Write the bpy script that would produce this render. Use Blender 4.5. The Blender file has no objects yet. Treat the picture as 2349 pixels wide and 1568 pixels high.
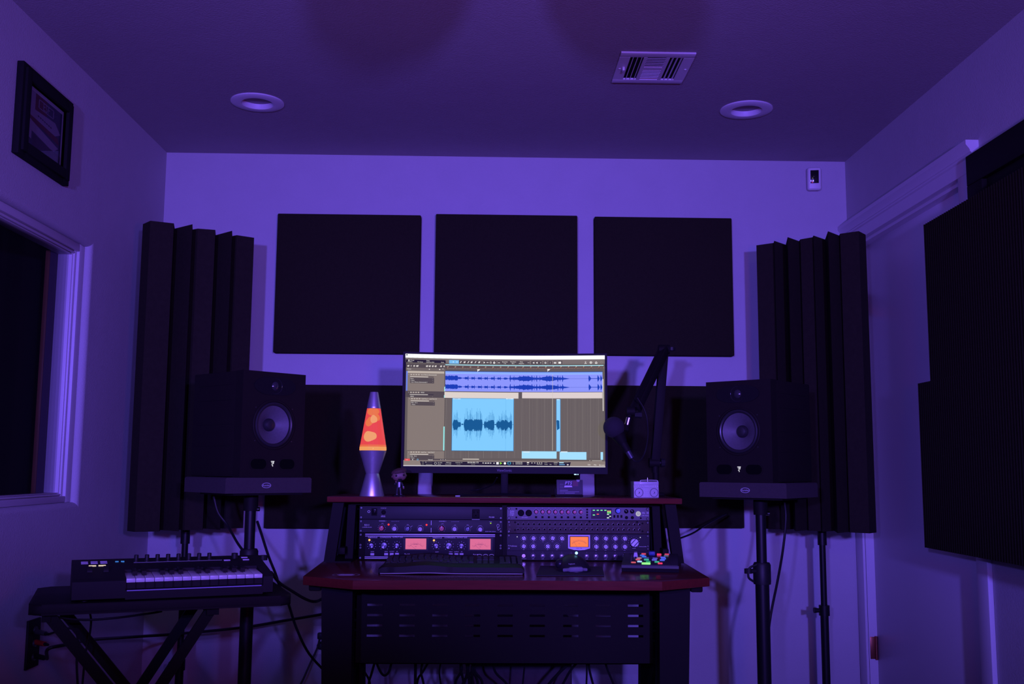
import bpy, bmesh, math, random
from math import sin, cos, pi, radians, sqrt, atan2
from mathutils import Vector, Matrix
random.seed(7)
C = bpy.context.scene.collection
sc = bpy.context.scene

# ------------------------------------------------------------------ camera
YAW, PITCH, ROLL = radians(1.388), radians(7.015), radians(.366)
FWD = Vector((sin(YAW)*cos(PITCH), cos(YAW)*cos(PITCH), sin(PITCH)))
R0 = Vector((cos(YAW), -sin(YAW), 0)); U0 = R0.cross(FWD)
RT = cos(ROLL)*R0 + sin(ROLL)*U0; UP = -sin(ROLL)*R0 + cos(ROLL)*U0
EYE = Vector((0, 0, 1.08))
cd = bpy.data.cameras.new('camera'); cam = bpy.data.objects.new('camera', cd); C.objects.link(cam)
cd.sensor_width = 36; cd.lens = 36*2348.2/2349; cd.clip_start = .05
M = Matrix((RT, UP, -FWD)).transposed().to_4x4(); M.translation = EYE
cam.matrix_world = M
sc.camera = cam
# ------------------------------------------------------------------ world, exposure
w = bpy.data.worlds.new('world'); sc.world = w; w.use_nodes = True
w.node_tree.nodes['Background'].inputs[0].default_value = (.0, .0, .0, 1)
vs = sc.view_settings
sc.display_settings.display_device = 'sRGB'
vs.view_transform = 'Standard'; vs.look = 'None'; vs.exposure = 0; vs.gamma = 1; vs.use_curve_mapping = False
# ------------------------------------------------------------------ room lights (lamps standing behind and beside the viewer, plus an added fill)
def disk_light(name, loc, aim, power, col, size, spread=180):
    l = bpy.data.lights.new(name, 'AREA'); l.shape = 'DISK'; l.size = size; l.energy = power; l.color = col
    l.spread = radians(spread)
    o = bpy.data.objects.new(name, l); C.objects.link(o); o.location = loc
    o.rotation_euler = (Vector(aim)-Vector(loc)).to_track_quat('-Z', 'Y').to_euler()
    return o
BLUE = (.168, .104, 1.0)
disk_light('led_lamp_light', (-.60, -1.0, 1.36), (-.35, 4.4, 1.42), 33, BLUE, .12, 84)
disk_light('led_lamp_light', (.62, -1.0, 1.36), (.45, 4.4, 1.42), 34.5, BLUE, .12, 84)
disk_light('red_lamp_light', (.50, .25, 1.22), (-.15, 3.4, 2.75), 3.1, (1, .03, .09), .25, 110)
disk_light('warm_fill_light', (.2, -1.9, 2.1), (0, 4.4, 1.2), 3.4, (1, .80, .62), .40)  # added warm fill, stands for no real lamp

# ------------------------------------------------------------------ helpers
def s2l(c):
    return tuple(((x/255)/12.92 if x/255 <= .04045 else ((x/255+.055)/1.055)**2.4) for x in c)
MATS = {}
def mat(name, col=(.5, .5, .5), rough=.5, metal=0, emit=None, es=1.0, var=0, vscale=30, bump=0, bscale=200, spec=.5, coat=0, stretch=None, sample=None):
    if name in MATS: return MATS[name]
    m = bpy.data.materials.new(name); m.use_nodes = True; nt = m.node_tree; N = nt.nodes; L = nt.links
    b = N['Principled BSDF']
    b.inputs['Base Color'].default_value = (*col, 1); b.inputs['Roughness'].default_value = rough
    b.inputs['Metallic'].default_value = metal; b.inputs['Specular IOR Level'].default_value = spec
    b.inputs['Coat Weight'].default_value = coat
    if emit is not None:
        b.inputs['Emission Color'].default_value = (*emit, 1); b.inputs['Emission Strength'].default_value = es
        if sample is None: m.cycles.emission_sampling = 'NONE'
    if var or bump:
        tc = N.new('ShaderNodeTexCoord'); mp = N.new('ShaderNodeMapping'); L.new(tc.outputs['Object'], mp.inputs[0])
        if stretch: mp.inputs['Scale'].default_value = stretch
    if var:
        n = N.new('ShaderNodeTexNoise'); n.inputs['Scale'].default_value = vscale; n.inputs['Detail'].default_value = 5
        L.new(mp.outputs[0], n.inputs[0])
        r = N.new('ShaderNodeMapRange'); r.inputs[3].default_value = 1-var; r.inputs[4].default_value = 1+var
        L.new(n.outputs[0], r.inputs[0])
        x = N.new('ShaderNodeMix'); x.data_type = 'RGBA'; x.blend_type = 'MULTIPLY'; x.inputs[0].default_value = 1
        x.inputs[6].default_value = (*col, 1); L.new(r.outputs[0], x.inputs[7]); L.new(x.outputs[2], b.inputs['Base Color'])
    if bump:
        n2 = N.new('ShaderNodeTexNoise'); n2.inputs['Scale'].default_value = bscale; n2.inputs['Detail'].default_value = 3
        L.new(mp.outputs[0], n2.inputs[0])
        bp = N.new('ShaderNodeBump'); bp.inputs['Strength'].default_value = bump; bp.inputs['Distance'].default_value = .004
        L.new(n2.outputs[0], bp.inputs['Height']); L.new(bp.outputs[0], b.inputs['Normal'])
    MATS[name] = m
    return m
def emis(name, rgb, es=1.0, sample=None):
    return mat(name, (.01, .01, .01), .6, emit=s2l(rgb), es=es, sample=sample, spec=.1)

class B:
    """collects shapes and links them as one mesh object"""
    def __init__(s): s.bm = bmesh.new(); s.mi = 0; s.M = Matrix()
    def _fin(s, vs_, fs):
        for v in vs_: v.co = s.M @ v.co
        for f in fs: f.material_index = s.mi
    def box(s, x0, x1, y0, y1, z0, z1, bev=0, seg=2, rot=None, piv=None):
        r = bmesh.ops.create_cube(s.bm, size=1)
        c = Vector(((x0+x1)/2, (y0+y1)/2, (z0+z1)/2))
        for v in r['verts']: v.co = Vector((v.co.x*(x1-x0), v.co.y*(y1-y0), v.co.z*(z1-z0)))+c
        vs_ = r['verts']
        if bev:
            es = list({e for v in vs_ for e in v.link_edges})
            r2 = bmesh.ops.bevel(s.bm, geom=es, offset=bev, segments=seg, profile=.5, affect='EDGES')
            vs_ = list({v for f in r2['faces'] for v in f.verts} | {v for v in vs_ if v.is_valid})
        if rot is not None:
            p = Vector(piv) if piv else c
            for v in vs_: v.co = rot @ (v.co-p)+p
        fs = list({f for v in vs_ for f in v.link_faces}); s._fin(vs_, fs); return s
    def cyl(s, p0, p1, r0, r1=None, seg=20, caps=True):
        r1 = r0 if r1 is None else r1
        p0 = Vector(p0); p1 = Vector(p1); d = p1-p0
        q = d.to_track_quat('Z', 'Y'); a = []; b = []
        for i in range(seg):
            t = 2*pi*i/seg; o = q @ Vector((cos(t), sin(t), 0))
            a.append(s.bm.verts.new(p0+o*r0)); b.append(s.bm.verts.new(p1+o*r1))
        fs = [s.bm.faces.new((a[i], a[(i+1) % seg], b[(i+1) % seg], b[i])) for i in range(seg)]
        if caps: fs += [s.bm.faces.new(a[::-1]), s.bm.faces.new(b)]
        s._fin(a+b, fs); return s
    def lathe(s, prof, c=(0, 0, 0), axis='Z', seg=32, sx=1, sy=1):
        """prof: (radius, height) pairs; axis 'Z' up or 'Y' towards -Y"""
        c = Vector(c); rings = []; vs_ = []
        for r, h in prof:
            ring = []
            if r < 1e-6:
                co = Vector((0, 0, h)) if axis == 'Z' else Vector((0, -h, 0))
                v = s.bm.verts.new(co+c); ring = [v]*seg; vs_.append(v)
            else:
                for i in range(seg):
                    t = 2*pi*i/seg
                    co = Vector((r*cos(t)*sx, r*sin(t)*sy, h)) if axis == 'Z' else Vector((r*cos(t)*sx, -h, r*sin(t)*sy))
                    v = s.bm.verts.new(co+c); ring.append(v); vs_.append(v)
            rings.append(ring)
        fs = []
        for a, b in zip(rings, rings[1:]):
            for i in range(seg):
                j = (i+1) % seg
                q = []
                for v in ((a[i], a[j], b[j], b[i])):
                    if v not in q: q.append(v)
                if len(q) > 2:
                    try: fs.append(s.bm.faces.new(q if axis == 'Z' else q))
                    except ValueError: pass
        s._fin(vs_, fs); return s
    def prism(s, pts, z0, z1, axis='Z'):
        """polygon (a,b) extruded along axis from z0 to z1"""
        def P(a, b, h): return Vector((a, b, h)) if axis == 'Z' else (Vector((a, h, b)) if axis == 'Y' else Vector((h, a, b)))
        lo = [s.bm.verts.new(P(a, b, z0)) for a, b in pts]; hi = [s.bm.verts.new(P(a, b, z1)) for a, b in pts]
        n = len(pts)
        fs = [s.bm.faces.new((lo[i], lo[(i+1) % n], hi[(i+1) % n], hi[i])) for i in range(n)]
        fs += [s.bm.faces.new(lo[::-1]), s.bm.faces.new(hi)]
        s._fin(lo+hi, fs); return s
    def tube(s, pts, r, seg=8, smooth=6, flat=None):
        P = [Vector(p) for p in pts]
        if smooth > 1 and len(P) > 2:
            Q = [P[0]*2-P[1]]+P+[P[-1]*2-P[-2]]; out = []
            for i in range(1, len(Q)-2):
                for k in range(smooth):
                    t = k/smooth; a, b, c, d = Q[i-1:i+3]
                    out.append(.5*((2*b)+(c-a)*t+(2*a-5*b+4*c-d)*t*t+(3*b-a-3*c+d)*t**3))
            out.append(P[-1]); P = out
        rings = []; vs_ = []; up = Vector((0, 0, 1))
        for i, p in enumerate(P):
            t = (P[min(i+1, len(P)-1)]-P[max(i-1, 0)]).normalized()
            a = t.cross(up)
            if a.length < .15: a = t.cross(Vector((1, 0, 0)))
            a.normalize(); b = a.cross(t)
            if rings:
                pa = prev
                a = (pa-t*pa.dot(t)).normalized(); b = a.cross(t)
            prev = a
            rr = r[i*len(r)//len(P)] if isinstance(r, (list, tuple)) else r
            ring = [s.bm.verts.new(p+a*rr*cos(2*pi*k/seg)+b*rr*sin(2*pi*k/seg)) for k in range(seg)]
            rings.append(ring); vs_ += ring
        fs = []
        for a, b in zip(rings, rings[1:]):
            fs += [s.bm.faces.new((a[k], a[(k+1) % seg], b[(k+1) % seg], b[k])) for k in range(seg)]
        fs += [s.bm.faces.new(rings[0][::-1]), s.bm.faces.new(rings[-1])]
        s._fin(vs_, fs); return s
    def ball(s, c, r, sx=1, sy=1, sz=1, u=20, v=14):
        rr = bmesh.ops.create_uvsphere(s.bm, u_segments=u, v_segments=v, radius=r)
        for q in rr['verts']: q.co = Vector((q.co.x*sx, q.co.y*sy, q.co.z*sz))+Vector(c)
        s._fin(rr['verts'], list({f for q in rr['verts'] for f in q.link_faces})); return s
    def quad(s, pts):
        v = [s.bm.verts.new(p) for p in pts]; f = s.bm.faces.new(v); s._fin(v, [f]); return s
    def text(s, t, x, y, z, size, align='CENTER', f=None, wide=1.0, shear=0):
        """flat lettering in the XZ plane facing -Y (y = depth), or mapped through f(tx,tz)"""
        key = (t, align, shear)
        if key not in B.cache:
            cu = bpy.data.curves.new('t', 'FONT'); cu.body = t; cu.align_x = align; cu.align_y = 'CENTER'; cu.size = 1; cu.resolution_u = 2
            cu.shear = shear
            o = bpy.data.objects.new('t', cu); C.objects.link(o)
            dg = bpy.context.evaluated_depsgraph_get(); dg.update()
            me = bpy.data.meshes.new_from_object(o.evaluated_get(dg))
            B.cache[key] = ([tuple(v.co) for v in me.vertices], [tuple(p.vertices) for p in me.polygons])
            bpy.data.objects.remove(o); bpy.data.curves.remove(cu); bpy.data.meshes.remove(me)
        V, F = B.cache[key]
        vs_ = []
        for a, b, _ in V:
            co = f(a*size*wide, b*size) if f else Vector((x+a*size*wide, y, z+b*size))
            vs_.append(s.bm.verts.new(co))
        fs = []
        for p in F:
            try: fs.append(s.bm.faces.new([vs_[i] for i in p]))
            except ValueError: pass
        if f: 
            for q in fs: q.material_index = s.mi
        else: s._fin(vs_, fs)
        return s
    def build(s, name, mats, parent=None, sharp=32, normals=True):
        if normals: bmesh.ops.recalc_face_normals(s.bm, faces=s.bm.faces)
        ca = cos(radians(sharp))
        for f in s.bm.faces: f.smooth = True
        for e in s.bm.edges:
            if len(e.link_faces) == 2: e.smooth = e.link_faces[0].normal.dot(e.link_faces[1].normal) > ca
            else: e.smooth = False
        me = bpy.data.meshes.new(name); s.bm.to_mesh(me); s.bm.free()
        for m in (mats if isinstance(mats, (list, tuple)) else [mats]): me.materials.append(m)
        o = bpy.data.objects.new(name, me); C.objects.link(o)
        if parent: o.parent = parent
        B.log.append(o)
        return o
B.cache = {}; B.log = []
def thing(name, label, cat, loc=(0, 0, 0), rz=0, group=None):
    o = bpy.data.objects.new(name, None); C.objects.link(o); o.empty_display_size = .05
    o.location = loc; o.rotation_euler = (0, 0, rz); return tag(o, label, cat, group)
def tag(o, label, cat, group=None):
    o['label'] = label; o['category'] = cat
    if group: o['group'] = group
    return o
def struct(o): o['kind'] = 'structure'; return o
def clone(o, parent=None, loc=None):
    c = o.copy(); C.objects.link(c); c.parent = parent
    if loc is not None: c.location = loc
    return c
def ray(px, py): return FWD+RT*((px-1174.5)/2348.2)-UP*((py-784)/2348.2)
def atY(px, py, Y): d = ray(px, py); return EYE+d*(Y/d.y)
def atX(px, py, X): d = ray(px, py); return EYE+d*(X/d.x)
def atZ(px, py, Z): d = ray(px, py); return EYE+d*((Z-EYE.z)/d.z)

# ------------------------------------------------------------------ materials
WALL = mat('painted_wall', (.50, .50, .51), .75, var=.05, vscale=9, bump=.28, bscale=230, spec=.25)
CEIL = mat('ceiling_texture', (.36, .34, .35), .85, var=.05, vscale=12, bump=.42, bscale=190, spec=.2)
TRIM = mat('white_trim', (.68, .68, .70), .4, var=.02, vscale=5, spec=.4)
FLOOR = mat('floor_carpet', (.10, .09, .09), .9, var=.3, vscale=120, bump=.4)
FOAMR = mat('ridged_foam', (.014, .013, .008), .97, var=.2, vscale=60, bump=.5, bscale=400, spec=.05)
FOAM = mat('black_foam', (.026, .023, .016), .95, var=.2, vscale=60, bump=.5, bscale=400, spec=.08)
FABRIC = mat('black_fabric', (.024, .022, .0135), .95, var=.25, vscale=200, bump=.4, bscale=700, spec=.06)
BLACK = mat('black_paint', (.0095, .0085, .0080), .62, var=.1, vscale=40, spec=.10)
TUBE = mat('black_tube', (.008, .008, .009), .42, spec=.25)
MATTE = mat('black_matte', (.010, .010, .010), .75, var=.1, vscale=60, spec=.1)
SPKB = mat('speaker_body', (.013, .011, .009), .6, var=.15, vscale=50, spec=.12)
RUBBER = mat('rubber', (.012, .012, .013), .5, spec=.3, var=.1)
CHERRY = mat('cherry_wood', (.125, .022, .020), .20, var=.35, vscale=14, stretch=(1, 12, 12), spec=.45, bump=.03, bscale=60)
EDGE = mat('cherry_edge', (.115, .017, .013), .6, var=.3, vscale=14, stretch=(1, 12, 12), spec=.1)
RACK = mat('rack_face', (.030, .030, .032), .5, var=.08, vscale=80, spec=.16)
SILVER = mat('silver', (.62, .60, .60), .32, metal=.85, var=.04)
ALU = mat('brushed_aluminium', (.55, .53, .56), .33, metal=.9, var=.05, vscale=60)
PRINT = mat('white_print', (.75, .75, .75), .6)
GREYP = mat('grey_print', (.30, .30, .32), .6)
WHITEP = mat('white_plastic', (.72, .72, .70), .4)
CABLE = mat('cable_black', (.010, .010, .011), .45, spec=.35, var=.1)
CHROME = mat('chrome', (.75, .75, .76), .15, metal=1, var=.03)
def glass(name='window_glass'):
    m = bpy.data.materials.new(name); m.use_nodes = True; nt = m.node_tree; N = nt.nodes; N.clear()
    o = N.new('ShaderNodeOutputMaterial'); t = N.new('ShaderNodeBsdfTransparent'); g = N.new('ShaderNodeBsdfGlossy')
    lw = N.new('ShaderNodeLayerWeight'); lw.inputs[0].default_value = .5
    p5 = N.new('ShaderNodeMath'); p5.operation = 'POWER'; p5.inputs[1].default_value = 5; nt.links.new(lw.outputs['Facing'], p5.inputs[0])
    f = N.new('ShaderNodeMath'); f.operation = 'MULTIPLY_ADD'; f.inputs[1].default_value = .6; f.inputs[2].default_value = .03; nt.links.new(p5.outputs[0], f.inputs[0])
    g.inputs['Roughness'].default_value = .02
    t.inputs[0].default_value = (.85, .86, .87, 1)
    x = N.new('ShaderNodeMixShader'); nt.links.new(f.outputs[0], x.inputs[0]); nt.links.new(t.outputs[0], x.inputs[1]); nt.links.new(g.outputs[0], x.inputs[2])
    nt.links.new(x.outputs[0], o.inputs[0]); return m
GLASS = glass()

# ------------------------------------------------------------------ room shell
XL, XR, YB, YF, ZC = -1.432, 1.606, 4.45, -2.4, 2.461
struct(B().box(XL-.12, XR+.12, YB, YB+.1, 0, ZC).build('wall_back', WALL))
struct(B().box(XL-.12, XR+.12, YF-.1, YF, 0, ZC).build('wall_front', mat('low_bounce_dark', (.05, .045, .05), .9, var=.2)))  # unseen wall coloured dark to cut bounced light
LIGHTS = ((-.887, 3.795, 'round white downlight in the ceiling above the left speaker'), (.992, 3.80, 'round white downlight in the ceiling on the right, beside the air vent'))
b = B(); hw = .063
b.box(XL-1.3, XR+.12, YF-.1, 3.795-hw, ZC, ZC+.1).box(XL-1.3, XR+.12, 3.795+hw, YB+.1, ZC, ZC+.1)
b.box(XL-1.3, LIGHTS[0][0]-hw, 3.795-hw, 3.795+hw, ZC, ZC+.1).box(LIGHTS[0][0]+hw, LIGHTS[1][0]-hw, 3.795-hw, 3.795+hw, ZC, ZC+.1).box(LIGHTS[1][0]+hw, XR+.12, 3.795-hw, 3.795+hw, ZC, ZC+.1)
struct(b.build('ceiling', CEIL))
struct(B().box(XL-1.3, XR+.12, YF-.1, YB+.1, -.1, 0).build('floor', FLOOR))
# left wall with the studio window opening
WY0, WY1, WZ0, WZ1 = 1.75, 3.662, .952, 1.862
b = B()
b.box(XL-.12, XL, YF, WY0, 0, ZC).box(XL-.12, XL, WY1+.02, YB, 0, ZC).box(XL-.12, XL, WY0, WY1+.02, 0, WZ0-.02).box(XL-.12, XL, WY0, WY1+.02, WZ1+.02, ZC)
# rounded drywall return round the opening
def ret(b, h):
    n = 7; ins = 0.02
    prof = [(XL-.12, 0)]+[(XL-ins+ins*sin(pi/2*k/n), ins-ins*cos(pi/2*k/n)) for k in range(n+1)]
    return prof
pr = ret(b, 0)
# vertical return at the far side (normal -Y) and the near side
b.prism([(x, WY1+d) for x, d in pr]+[(XL-.12, WY1+.03)], WZ0-.02, WZ1+.02, 'Z')
for k in range(len(pr)-1):
    (xa, da), (xb, db) = pr[k], pr[k+1]
    b.quad([(xa, WY0, WZ1+da), (xb, WY0, WZ1+db), (xb, WY1+db, WZ1+db), (xa, WY1+da, WZ1+da)])
    b.quad([(xa, WY0, WZ0-da), (xb, WY0, WZ0-db), (xb, WY1+db, WZ0-db), (xa, WY1+da, WZ0-da)])
struct(b.build('wall_left', WALL, sharp=50))
# window: frame, second frame, pane, booth behind it
win = bpy.data.objects.new('window_1', None); C.objects.link(win); struct(win); win.location = (XL-.05, WY1, WZ0)
def W(b, name, m): o = b.build(name, m, win); o.location = -win.location; return o
b = B(); x0, x1 = XL-.085, XL-.022
for (a, c, t, d) in ((x0, x1, 0, .045), (x0-.004, x1-.010, .045, .016), (x0-.004, x1-.016, .061, .008)):
    b.box(a, c, WY1-t-d, WY1-t, WZ0, WZ1, .003).box(a, c, WY0, WY0+t+d, WZ0, WZ1, .003)
    b.box(a+.001, c-.0008, WY0+.001, WY1-.001, WZ1-(t+d)*.62, WZ1-t*.62-.0005, .003).box(a+.001, c-.0008, WY0+.001, WY1-.001, WZ0+t*.5+.0005, WZ0+(t+d)*.5, .003)
W(b, 'window_frame', TRIM)
W(B().box(XL-.056, XL-.050, WY0+.04, WY1-.04, WZ0+.03, WZ1-.03), 'pane', GLASS)
W(B().box(XL-.112, XL-.088, WY1-.075, WY1-.02, WZ0+.03, WZ1-.03), 'outer_jamb', mat('jamb_paint', (.09, .07, .10), .6, var=.05))
W(B().box(XL-.128, XL-.112, WY1-.078, WY1-.02, WZ0+.03, WZ1-.03, .002), 'wood_stop', mat('jamb_wood', (.22, .10, .05), .5, var=.3, vscale=12, stretch=(8, 8, 1)))
# booth beyond the window
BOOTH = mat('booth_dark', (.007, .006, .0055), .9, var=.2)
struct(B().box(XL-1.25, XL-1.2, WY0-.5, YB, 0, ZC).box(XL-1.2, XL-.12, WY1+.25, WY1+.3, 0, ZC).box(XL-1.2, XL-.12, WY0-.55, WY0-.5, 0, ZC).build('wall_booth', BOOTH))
tag(B().box(XL-1.2, XL-1.17, 3.2, WY1+.25, 1.33, 1.40, .004).build('wall_rail', mat('rail_wood', (.09, .05, .03), .6, var=.2)), 'dim brown rail on the dark booth wall seen through the window', 'rail')
o = B().box(XL-1.165, XL-1.15, 2.92, 3.22, 1.26, 1.42, .002).build('reflection_patch', mat('reflection_purple', (.55, .45, .60), .7, var=.05)); tag(o, 'small purple rectangle standing in for a reflection in the window glass at the left edge', 'reflection_patch')  # solid patch painted in place of the reflected wall gap

# right wall with door, casing and crowned header
DY0, DY1, DZ = 3.335, 4.362, 2.058
b = B(); b.box(XR, XR+.12, YF, DY0, 0, ZC).box(XR, XR+.12, DY1, YB, 0, ZC).box(XR, XR+.12, DY0, DY1, DZ, ZC)
struct(b.build('wall_right', WALL))
dr = bpy.data.objects.new('door_1', None); C.objects.link(dr); struct(dr); dr.location = (XR, DY1, 0)
def D(b, name, m): o = b.build(name, m, dr); o.location = -dr.location; return o
D(B().box(XR+.035, XR+.075, DY0+.004, DY1-.004, .01, DZ-.004, .002), 'door_slab', TRIM)
b = B(); b.box(XR-.012, XR, DY1, DY1+.08, 0, DZ+.01, .003).box(XR, XR+.11, DY1-.002, DY1+.004, 0, DZ).box(XR-.018, XR, DY0-.070, DY0+.006, 0, DZ+.01, .004)
b.box(XR, XR+.11, DY0-.006, DY0+.006, 0, DZ).box(XR, XR+.035, DY0, DY1, DZ-.012, DZ)
D(b, 'casing', TRIM)
# header board with stepped crown
hp = [(0, 0), (.019, 0), (.019, .046), (.025, .050), (.025, .056), (.029, .058), (.031, .066), (.040, .078), (.043, .082), (.043, .097), (0, .097)]
D(B().prism([(XR-a, DZ+.004+z) for a, z in hp], DY0-.118, YB-.002, 'Y'), 'header', TRIM)
b = B()
for zz in (.30, 1.75):
    b.box(XR+.004, XR+.034, DY1-.005, DY1-.002, zz, zz+.09, .001).cyl((XR+.028, DY1-.008, zz-.003), (XR+.028, DY1-.008, zz+.093), .0055, seg=12)
D(b, 'hinge', mat('copper_hinge', (.35, .12, .07), .35, metal=.8))['label'] = 'reddish copper hinge'
# skirting boards
struct(B().box(XL, XR, YB-.014, YB, 0, .1, .004).build('baseboard_back', TRIM))
struct(B().box(XL, XL+.014, YF, YB-.014, 0, .1, .004).build('baseboard_left', TRIM))
struct(B().box(XR-.014, XR, YF, DY0-.09, 0, .1, .004).build('baseboard_right', TRIM))

# ------------------------------------------------------------------ ceiling things
def downlight(x, y, label):
    t = thing('downlight', label, 'ceiling light', (x, y, ZC), 0, 'recessed downlights')
    B().lathe([(.0605, .002), (.0605, -.007), (.063, -.0075), (.097, -.0055), (.100, -.0035), (.1, 0), (.0605, .002)], seg=56).build('trim_ring', TRIM, t)
    B().lathe([(.0602, -.003), (.0590, .006), (.0575, .013)], seg=56).build('baffle', TRIM, t)
    B().lathe([(.062, .0), (.062, .060), (0, .060)], seg=40).build('housing', MATTE, t)
    B().lathe([(.0580, .0128), (0, .0128)], seg=48).build('lens', mat('frosted_lens', (.26, .25, .27), .6), t)
    return t
for (x, y, l) in LIGHTS: downlight(x, 3.795, l)
vt = thing('air_vent', 'white rectangular air vent with louvres on the ceiling', 'vent', (.4365, 3.255, ZC))
VW, VD = .252, .268
b = B(); Z = -.008
b.box(0, VW, 0, .036, Z, -.001, .002).box(0, VW, VD-.036, VD, Z, -.001, .002).box(0, .036, .036, VD-.036, Z, -.001).box(VW-.036, VW, .036, VD-.036, Z, -.001)
b.box(.082, .094, .036, VD-.036, Z, -.001).box(.158, .170, .036, VD-.036, Z, -.001)
b.box(.094, .158, .122, .140, Z, -.001)
b.build('frame', TRIM, vt)
B().box(.03, VW-.03, .03, VD-.03, -.002, -.0005).build('duct', MATTE, vt)
for grp in (0, 1):
    for k in range(3):
        x = (.046 if grp == 0 else .180)+k*.0145
        b = B(); b.box(x, x+.002, .036, VD-.036, Z, -.003, rot=Matrix.Rotation(radians(-35 if grp else 35), 3, 'Y')); b.build('louvre', TRIM, vt)
for k in range(12):
    y = .043+k*.0135 if k < 6 else .148+(k-6)*.0135
    B().box(.094, .158, y, y+.004, Z, Z+(.0013 if k < 6 else .0024)).build('louvre', TRIM, vt)
B().box(.020, .028, .118, .136, -.020, Z, .001).build('lever', WHITEP, vt)
for x in (.012, VW-.012): B().ball((x, .134, -.0085), .0045, sz=.5, u=12, v=8).build('screw', WHITEP, vt)
pl = thing('ceiling_lamp', 'round dome lamp hung just above the top edge of the frame', 'ceiling light', (.035, 1.47, ZC))
B().lathe([(0, -.001), (.05, -.001), (.05, -.02), (.012, -.03), (.012, -.35)], seg=32).build('stem', TRIM, pl)
B().lathe([(0, -.335), (.07, -.345), (.145, -.385), (.155, -.415), (.125, -.455), (.05, -.485), (0, -.49)], seg=40).build('shade', TRIM, pl)

# ------------------------------------------------------------------ low shelf unit added behind the viewer to block low lamp light
cb = thing('shelf_blocker', 'waist high dark shelf unit added unseen behind the viewer to block low lamp light', 'light blocker', (-.40, -.62, 0))
B().box(-1.0, .92, -.30, .30, 1.225, 1.25, .003).build('top_board', MATTE, cb)
for x_ in (-1.0, -.36, .28, .90): B().box(x_, x_+.02, -.29, .29, 0, 1.225).build('side_board', MATTE, cb)
B().box(-.99, .91, -.29, .29, .06, .08).box(-.99, .91, -.29, .29, .62, .64).box(-.99, .91, -.29, -.28, .06, 1.225).build('shelves', MATTE, cb)

for x_, lab in ((-.60, 'left of two small round stage lamps behind the viewer, outside the frame'), (.62, 'right of two small round stage lamps behind the viewer, outside the frame')):
    st = thing('stage_lamp', lab, 'lamp', (x_, -1.0, 0))
    B().lathe([(.064, -.012), (.070, -.012), (.070, .10), (.045, .14), (0, .145)], (0, 0, 0), 'Z', 32).build('can', MATTE, st)
    st.children[0].matrix_local = Matrix.Translation((0, .0, 1.36)) @ Matrix.Rotation(radians(90), 4, 'X')
    B().cyl((0, -.07, .012), (0, -.07, 1.30), .012).build('pole', MATTE, st); B().cyl((0, -.07, 0), (0, -.07, .014), .13, seg=32).build('base', MATTE, st)
# ------------------------------------------------------------------ security camera
c = atY(1869, 411, YB-.03)
t = thing('security_camera', 'small white security camera with a black face in the top right corner', 'camera', (c.x, YB-.002, c.z), radians(-9))
B().box(-.016, .016, -.022, 0, -.045, .03, .006).build('mount', WHITEP, t)
B().box(-.030, .030, -.052, -.018, -.052, .050, .010, 4, rot=Matrix.Rotation(radians(6), 3, 'X')).build('body', WHITEP, t)
o = B().box(-.018, .018, -.0545, -.050, -.024, .034, .001, rot=Matrix.Rotation(radians(6), 3, 'X')).lathe([(.011, .0545), (.010, .058), (0, .060)], (0, 0, .012), 'Y', 24).build('lens_panel', mat('gloss_black', (.01, .01, .01), .12), t)
o['label'] = 'black lens panel'

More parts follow.
